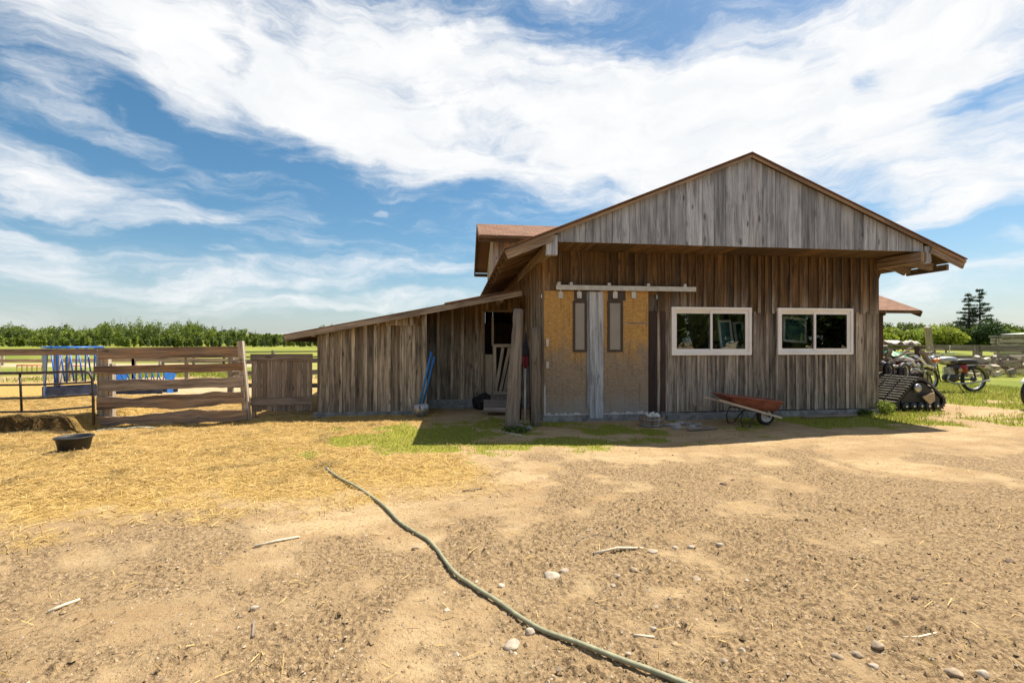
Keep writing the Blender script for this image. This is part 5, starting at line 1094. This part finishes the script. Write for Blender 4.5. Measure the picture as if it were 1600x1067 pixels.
for r__ in range(7):
    for k in range(3): mb.box((-2.6+random.uniform(-.4, .2), -.8+k*.55, .35+r__*.27), (3.6+random.uniform(-.6, .6), -.35+k*.55, .56+r__*.27), axis=0)
mb.build('boards', M_PALE, lb); mb = MB(); mb.hexa([(-1.8, -.95, 2.25), (-1.8, .9, 2.25), (-1.8, .9, 2.29), (-1.8, -.95, 2.29), (3.4, -.95, 2.3), (3.4, .9, 2.3), (3.4, .9, 2.62), (3.4, -.95, 2.5)]); mb.build('cover_sheet', M_WHITEP, lb)
p_ = P(1548, 569, 23.4); mb = MB(); mb.lathe([(0, 0), (.12, 0), (.13, .03), (.13, .25), (.09, .3), (.03, .33), (.03, .37), (0, .37)], 18, Matrix.Translation((p_.x, p_.y, gz(p_.x, p_.y)+.1))); tag(mb.build('fuel_can', M_RED, None), 'small red fuel can in front of the firewood heap', 'can')

# ------------------------------------------------------------------ trees
def crown_quads(c, rx, rz_, n, ls, col0, col1, r2, lob=7):
    """leaf clumps: several offset sub-crowns, each a shell of small leaves"""
    cs_ = [(0, 0, 0, .8)]+[(r2.uniform(-.6, .6), r2.uniform(-.6, .6), r2.uniform(-.55, .6), r2.uniform(.3, .55)) for _ in range(lob)]
    ci = r2.integers(0, len(cs_), n); A = np.array(cs_)[ci]; d = r2.normal(size=(n, 3)); d /= np.linalg.norm(d, axis=1)[:, None]; rad = A[:, 3]*r2.uniform(.55, 1.08, n)
    p_ = (A[:, :3]+d*rad[:, None])*np.array([rx, rx, rz_])+np.array(c)
    a = r2.normal(size=(n, 3)); a /= np.linalg.norm(a, axis=1)[:, None]; e = np.cross(a, r2.normal(size=(n, 3))); e /= np.linalg.norm(e, axis=1)[:, None]; s_ = ls*r2.uniform(.6, 1.3, n)[:, None]
    V = np.stack([p_-a*s_, p_+e*s_*.7, p_+a*s_, p_-e*s_*.7], 1); k = (r2.random((len(cs_)))[ci]*.6+r2.random(n)*.4)[:, None]
    return V, np.array(col0)*(1-k)+np.array(col1)*k
def woods(name, label, spots, seed, ls=.75, dens=170, cm=1.):
    r2 = np.random.default_rng(seed); VV = []; CC = []
    for (x, y, h, kind) in spots:
        z = gz(x, y)
        if kind == 'fir':
            n = int(dens*.8); u = r2.random(n); th = r2.uniform(0, 6.28, n); rr_ = (1-u)*h*.17*r2.uniform(.3, 1.1, n); p_ = np.stack([x+rr_*np.cos(th), y+rr_*np.sin(th), z+h*(.08+.95*u)], -1)
            a = np.stack([np.cos(th), np.sin(th), -.4+0*th], -1); e = np.stack([-np.sin(th), np.cos(th), 0*th], -1); s_ = ls*(1-u*.7)[:, None]*.8; VV.append(np.stack([p_-a*s_, p_+e*s_*.5, p_+a*s_, p_-e*s_*.5], 1)); k = r2.random(n)[:, None]; CC.append(np.array([.022, .045, .012])*(1-k)+np.array([.06, .10, .022])*k)
        else:
            sh = float(np.clip(nfbm(np.array([x*.03]), np.array([y*.03]), 5)[0]*1.6-.35+r2.normal(0, .2), 0, 1)); c0 = cm*(np.array([.035, .055, .010])*(1-sh)+np.array([.09, .13, .015])*sh); c1 = cm*(np.array([.10, .14, .02])*(1-sh)+np.array([.27, .32, .035])*sh)
            V, C = crown_quads((x, y, z+h*.50), h*r2.uniform(.20, .34), h*.50, dens, ls, c0, c1, r2); VV.append(V); CC.append(C)
    quads_object(name, np.concatenate(VV), np.concatenate(CC), M_LEAF, label, 'woods')
rt = random.Random(12); sp_ = []
for i in range(1000):                     # left hand tree line
    px = rt.uniform(-330, 560); t = rt.uniform(172, 300)
    top = 24+5*math.exp(-((px-230)/120)**2)+3*math.exp(-((px-20)/90)**2)-11*max(0, min(1, (px-290)/160)); top *= .62+.72*float(nfbm(np.array([px*.021+4]), np.array([2.]), 8)[0]); h = (.97*top*rt.choice((rt.uniform(.4, .8), rt.uniform(.75, 1.0), rt.uniform(.8, 1.2)))+6)*t/FP
    p_ = P(px, 600, t); z_ = gz(p_.x, p_.y); sp_.append((p_.x, p_.y, max(3.5, h-z_), 'fir' if rt.random() < .12+.5*(nfbm(np.array([px*.02]), np.array([t*.02]), 6)[0] > .55) else 'leaf'))
for i in range(420): px = rt.uniform(-300, 900); p_ = P(px, 600, rt.uniform(150, 172)); sp_.append((p_.x, p_.y, rt.uniform(1.8, 4.5), 'leaf' if rt.random() < .65 else 'fir'))
for i in range(200): px = rt.uniform(500, 1000); p_ = P(px, 600, rt.uniform(280, 360)); sp_.append((p_.x, p_.y, rt.uniform(7, 10), 'leaf'))
woods('far_woods', 'mixed green tree line along the far edge of the left field', sp_, 3, .38, 280, 1.2)
sp_ = []
for i in range(330):
    px = rt.uniform(1250, 1950); t = rt.uniform(85, 150); p_ = P(px, 600, t); sp_.append((p_.x, p_.y, rt.uniform(3.6, 5.4)*(t/120)**.6, 'leaf'))
woods('far_shrubs', 'pale green bushy growth filling the rise behind the right fence', sp_, 5, .34, 420, 1.7)
sp_ = []
for i in range(420): px = rt.uniform(1150, 2000); t = rt.uniform(210, 300); p_ = P(px, 600, t); sp_.append((p_.x, p_.y, rt.uniform(6, 9.0), 'leaf' if rt.random() < .75 else 'fir'))
woods('far_woods', 'dark tree line on the skyline behind the right hand bushes', sp_, 6, .42, 240, 1.15)
sp_ = []
for i in range(130):                      # the dark trees that the barn windows reflect, behind the viewer
    a = math.radians(rt.uniform(-85, 85))+YAW; t = rt.uniform(34, 60); sp_.append((CX-math.sin(a)*t, CY-math.cos(a)*t, rt.uniform(7, 12), 'fir' if rt.random() < .5 else 'leaf'))
woods('far_woods', 'dark trees standing across the yard, mirrored in the barn windows', sp_, 7, .55, 420)

def pine(label, px, t, top_py, spread, seed, low=.12, skew=.0):
    r2 = np.random.default_rng(seed); p_ = P(px, 600, t); z0 = gz(p_.x, p_.y); h = H0+(HZ-top_py)/FP*t-z0; root = thing('pine_tree', label, 'pine tree', (p_.x, p_.y, z0), group=None)
    mb = MB(); mb.tube([(0, 0, -.3), (.05, 0, h*.4), (0, 0, h*.8), (0, 0, h)], [.22, .17, .08, .02], 8); mb.build('trunk', M_BARK, root)
    VV = []; CC = []; z = h*low; mb = MB()
    while z < h*.99:
        f_ = z/h; env = spread*(1-f_)**.62*(.6+.4*min(1, f_*3.0))
        for k in range(r2.integers(3, 6)):
            a = r2.uniform(0, 6.28); L = env*r2.uniform(.55, 1.2)+.25; up = r2.uniform(.0, .22); d = np.array([math.cos(a), math.sin(a), up-.05])
            mb.tube([(0, 0, z), tuple(d*L*.5+np.array([0, 0, z-.04*L])), tuple(d*L+np.array([0, 0, z+.06*L]))], [.05, .03, .01], 4)
            n = int(30+58*L); s_ = .2+.8*r2.random(n); w_ = (L*.20*(1.1-s_*.6)); pos = np.array([0, 0, z])+d*(L*s_)[:, None]+np.stack([-np.sin(a)*r2.normal(0, 1, n)*w_, np.cos(a)*r2.normal(0, 1, n)*w_, r2.normal(0, .13, n)+.04], -1)
            aa = r2.normal(size=(n, 3))*np.array([1, 1, .35]); aa /= np.linalg.norm(aa, axis=1)[:, None]; ee = np.cross(aa, r2.normal(size=(n, 3))); ee /= np.linalg.norm(ee, axis=1)[:, None]; q_ = .15*r2.uniform(.6, 1.2, n)[:, None]
            VV.append(np.stack([pos-aa*q_, pos+ee*q_*.35, pos+aa*q_, pos-ee*q_*.35], 1)); kk = r2.random(n)[:, None]; CC.append(np.array([.018, .038, .014])*(1-kk)+np.array([.055, .095, .03])*kk)
        z += h*.055*r2.uniform(.7, 1.3)
    mb.build('limbs', M_BARK, root); quads_object('crown', np.concatenate(VV), np.concatenate(CC), M_LEAF, None, None, parent=root)
pine('left of the two tall dark pines on the right, slightly narrower', 1514, 88, 456, 2.6, 3, .2)
pine('right of the two tall dark pines, the taller with wider tiers', 1531, 88, 453, 3.3, 4, .14)
def tree(label, px, t, h, rx, seed, c0, c1, name='leafy_tree'):
    r2 = np.random.default_rng(seed); p_ = P(px, 600, t); z0 = gz(p_.x, p_.y); root = thing(name, label, 'tree', (p_.x, p_.y, z0))
    mb = MB(); mb.tube([(0, 0, -.2), (.05, .03, h*.3), (0, 0, h*.7)], [h*.03, h*.022, h*.008], 7)
    for k in range(5): a = r2.uniform(0, 6.28); mb.tube([(0, 0, h*(.2+.08*k)), (math.cos(a)*rx*.6, math.sin(a)*rx*.6, h*(.42+.09*k))], [h*.014, h*.005], 5)
    mb.build('trunk', M_BARK, root); V, C = crown_quads((0, 0, h*.56), rx, h*.46, 3200, .19, c0, c1, r2, 11); quads_object('crown', V, C, M_LEAF, None, None, parent=root)
tree('broad dark evergreen spreading right of the two pines', 1552, 84, 5.6, 2.9, 1, (.02, .045, .012), (.07, .12, .03))
tree('low dark evergreen at the left foot of the pines', 1503, 86, 4.6, 2.1, 2, (.025, .05, .012), (.09, .14, .03))
tree('rounded lime green bush left of the leaning post', 1398, 60, 3.6, 2.5, 3, (.12, .17, .02), (.36, .42, .05), 'leafy_bush')
tree('yellow green bush just right of the leaning post', 1478, 62, 3.4, 2.2, 4, (.16, .2, .02), (.44, .48, .06), 'leafy_bush')
tree('lime green bush behind the leaning post', 1438, 64, 3.8, 2.6, 5, (.15, .21, .02), (.42, .5, .06), 'leafy_bush')
tree('pale bush at the far right edge behind the lumber', 1598, 66, 3.3, 2.2, 6, (.07, .11, .02), (.22, .28, .05), 'leafy_bush')

# ------------------------------------------------------------------ yard details: hose, sticks, stones, gravel
hp = [(512, 733), (530, 745), (560, 762), (600, 790), (625, 814), (650, 831), (668, 842), (684, 860), (710, 895), (740, 918), (775, 940), (810, 965), (850, 988), (900, 1008), (950, 1028), (1000, 1048), (1060, 1072), (1160, 1112), (1330, 1170)]
pts = [G(x, y) for x, y in hp]; sm_p = []
for i in range(len(pts)-1):
    p0, p1, p2, p3 = pts[max(i-1, 0)], pts[i], pts[i+1], pts[min(i+2, len(pts)-1)]
    for k in range(8):
        t = k/8; q = .5*((2*p1)+(p2-p0)*t+(2*p0-5*p1+4*p2-p3)*t*t+(3*p1-p0-3*p2+p3)*t**3); sm_p.append(q)
zs = [gz(q.x, q.y) for q in sm_p]; n = len(zs); zz = [np.mean(zs[max(0, i-9):i+10])+.5*max(0, max(zs[max(0, i-4):i+5])-np.mean(zs[max(0, i-9):i+10]))+.014 for i in range(n)]; zz = [float(np.mean(zz[max(0, i-3):i+4])) for i in range(n)]
mb = MB(); mb.tube([(q.x, q.y, z) for q, z in zip(sm_p, zz)], .0128, 12); HO = mb.build('garden_hose', M_HOSE, None); tag(HO, 'long faded green garden hose winding from the grass to the lower right', 'hose')
mb = MB(); a = Vector((sm_p[0].x, sm_p[0].y, zz[0])); d = (a-Vector((sm_p[2].x, sm_p[2].y, zz[2]))).normalized(); mb.tube([a-d*.01, a+d*.045], .019, 12); mb.build('coupling', M_STEEL, HO)
for (ps, r_, m_, l_) in (
    (((397, 851), (432, 845), (468, 838)), .011, M_DRYSTICK, 'flat pale stick lying left of the hose in midground'), (((75, 950), (100, 941), (125, 932)), .010, M_DRYSTICK, 'pale stick lying near the lower left edge'),
    (((928, 866), (965, 861), (1005, 857)), .011, M_DRYSTICK, 'straight pale stick right of the hose above the round stones'), (((1410, 994), (1436, 991), (1463, 990)), .006, M_DRYSTICK, 'thin pale stick at the lower right'),
    (((722, 767), (752, 764)), .008, M_LOG, 'short brown stick right of the hose near the grass'), (((895, 856), (910, 843), (935, 834), (948, 845), (955, 838), (972, 826)), .004, M_LOG, 'thin crooked twig above the straight pale stick'),
    (((990, 993), (1022, 994)), .007, M_DRYSTICK, 'short pale twig right of the hose at the bottom centre'), (((395, 995), (397, 968)), .008, M_LOG, 'small upright stub of stick left of the hose at the bottom'), (((480, 715), (520, 728)), .006, M_LOG, 'thin twig lying by the hose end'),
    (((780, 672), (815, 680)), .012, M_DRYSTICK, 'pale stick in the barn shadow by the log posts')):
    q = [G(x, y) for x, y in ps]; mb = MB(); n_ = len(q); mb.tube([(p_.x, p_.y, gz(p_.x, p_.y)+r_*.9) for p_ in q], [r_*(1-.35*i/n_) for i in range(n_)], 6); tag(mb.build('stick', m_, None), l_, 'stick', 'sticks lying on the yard')
PALEC = (.54, .45, .35); DK = (.16, .105, .07); MID = (.42, .32, .22)
STN = [(862, 901, 27, PALEC, 'largest pale oval stone right of the hose, beside a rounder one'), (881, 892, 17, PALEC, 'round pale stone touching the largest oval stone'), (784, 913, 15, PALEC, 'small pale stone closest to the hose at its middle bend'), (963, 903, 14, MID, 'tan round stone of the touching pair right of centre'), (958, 913, 9, PALEC, 'smallest pale stone of the touching pair right of centre'), (990, 891, 14, MID, 'tan stone just right of the touching pair'),
 (800, 1006, 28, PALEC, 'big lumpy pale stone below the hose at the bottom centre'), (829, 987, 17, PALEC, 'pale stone between the hose and the big lumpy stone'), (698, 951, 11, PALEC, 'small pale stone left below the hose bend'), (398, 949, 15, PALEC, 'lone pale stone in the lower left ground'), (982, 1021, 10, PALEC, 'tiny pale stone above the hose near the bottom'), (1021, 981, 11, PALEC, 'small pale stone near the short twig at the bottom'),
 (1130, 755, 13, DK, 'dark clod standing alone in the pale upper middle ground'), (1020, 861, 17, PALEC, 'pale chunk at the right tip of the straight stick'), (1055, 854, 11, PALEC, 'left pale stone of the small group below the dark clod'), (1080, 853, 13, PALEC, 'right pale stone of the small group below the dark clod'), (1372, 1012, 21, MID, 'upper flat tan stone of the cluster at the lower right'), (1340, 1023, 22, MID, 'middle flat tan stone of the cluster at the lower right'), (1308, 1027, 20, MID, 'left flat tan stone of the cluster at the lower right'),
 (1492, 1054, 26, MID, 'rounded tan stone at the bottom right edge'), (1365, 1042, 15, PALEC, 'small pale stone below the lower right cluster'), (1535, 1056, 20, PALEC, 'pale flat stone half buried in the bottom right corner'), (1437, 905, 13, DK, 'upper dark clod on the right side of the yard'), (1430, 932, 12, DK, 'lower dark clod on the right side of the yard'), (1578, 875, 18, DK, 'dark clod near the right edge'), (1130, 1036, 16, MID, 'tan stone just right of the hose at the bottom'),
 (1160, 1018, 12, PALEC, 'angular pale stone upper right of the hose bottom end'), (1088, 903, 16, MID, 'flat tan stone right of centre below the small group'), (1145, 748, 7, DK, 'tiny dark clod beside the lone dark clod'), (650, 853, 14, MID, 'broken clod on the left side of the hose bend'), (1125, 852, 12, PALEC, 'flat pale stone right of the small group'), (1166, 903, 10, PALEC, 'small flat pale stone in the right middle ground'), (1055, 1005, 12, MID, 'brown stone above the hose at the bottom right'), (862, 1060, 14, DK, 'dark clod at the bottom edge below the hose')]
for i, (px, py, sz, c_, l_) in enumerate(STN):
    q = G(px, py); t = FP*H0/(py-HZ); r_ = sz/FP*t/2; rock(l_, (q.x, q.y), r_*1.02, r_*.80, r_*.62, 500+i, (lambda k_: tuple(v*k_ for v in c_))(random.uniform(.8, 1.1)), group='stones in the yard', sink=.05)
def gravel():
    r2 = np.random.default_rng(8); n = 42000; u = r2.random(n); dist = 1.3*np.exp(u*1.75); th = r2.uniform(-R(56), R(56), n)+YAW; x = CX+dist*np.sin(th); y = CY+dist*np.cos(th); m_ = masks(x, y)
    k = r2.random(n) < (.22+.9*m_[2])*(1-.8*m_[0]); k &= y < -1.0; x, y, dist = x[k], y[k], dist[k]; n = len(x); z = ground_z(x, y); r_ = np.minimum(r2.lognormal(-5.25, .5, n), .022)*(1-.0*dist)
    base_ = np.array([[1, 0, 0], [.3, .95, 0], [-.8, .6, 0], [-.8, -.6, 0], [.3, -.95, 0], [.1, .1, .75], [-.25, -.1, .6]]); F_ = [(0, 1, 5), (1, 2, 5), (2, 6, 5), (2, 3, 6), (3, 4, 6), (4, 5, 6), (4, 0, 5)]
    a = r2.uniform(0, 6.28, n); P_ = base_[None]*r2.uniform(.6, 1.3, (n, 7, 1)); X = (P_[..., 0]*np.cos(a)[:, None]-P_[..., 1]*np.sin(a)[:, None])*r_[:, None]; Y = (P_[..., 0]*np.sin(a)[:, None]+P_[..., 1]*np.cos(a)[:, None])*r_[:, None]*.8; Z = P_[..., 2]*r_[:, None]*1.1-.001
    V = np.stack([X+x[:, None], Y+y[:, None], Z+z[:, None]], -1); T = np.stack([V[:, f_] for f_ in map(list, F_)], 1).reshape(-1, 3, 3)
    kk = r2.random(n)[:, None]; C = np.where(r2.random(n)[:, None] < .82, np.array([.22, .14, .07])*(1-kk)+np.array([.42, .30, .165])*kk, np.array([.40, .30, .20])*(1-kk)+np.array([.56, .46, .34])*kk); C = np.repeat(C, len(F_), 0)
    quads_object('gravel', T, C, mat('grit', f_tone(.95)), 'small clods and grit scattered over the bare dirt', 'gravel')
gravel()
print('OBJECTS', len(bpy.data.objects))
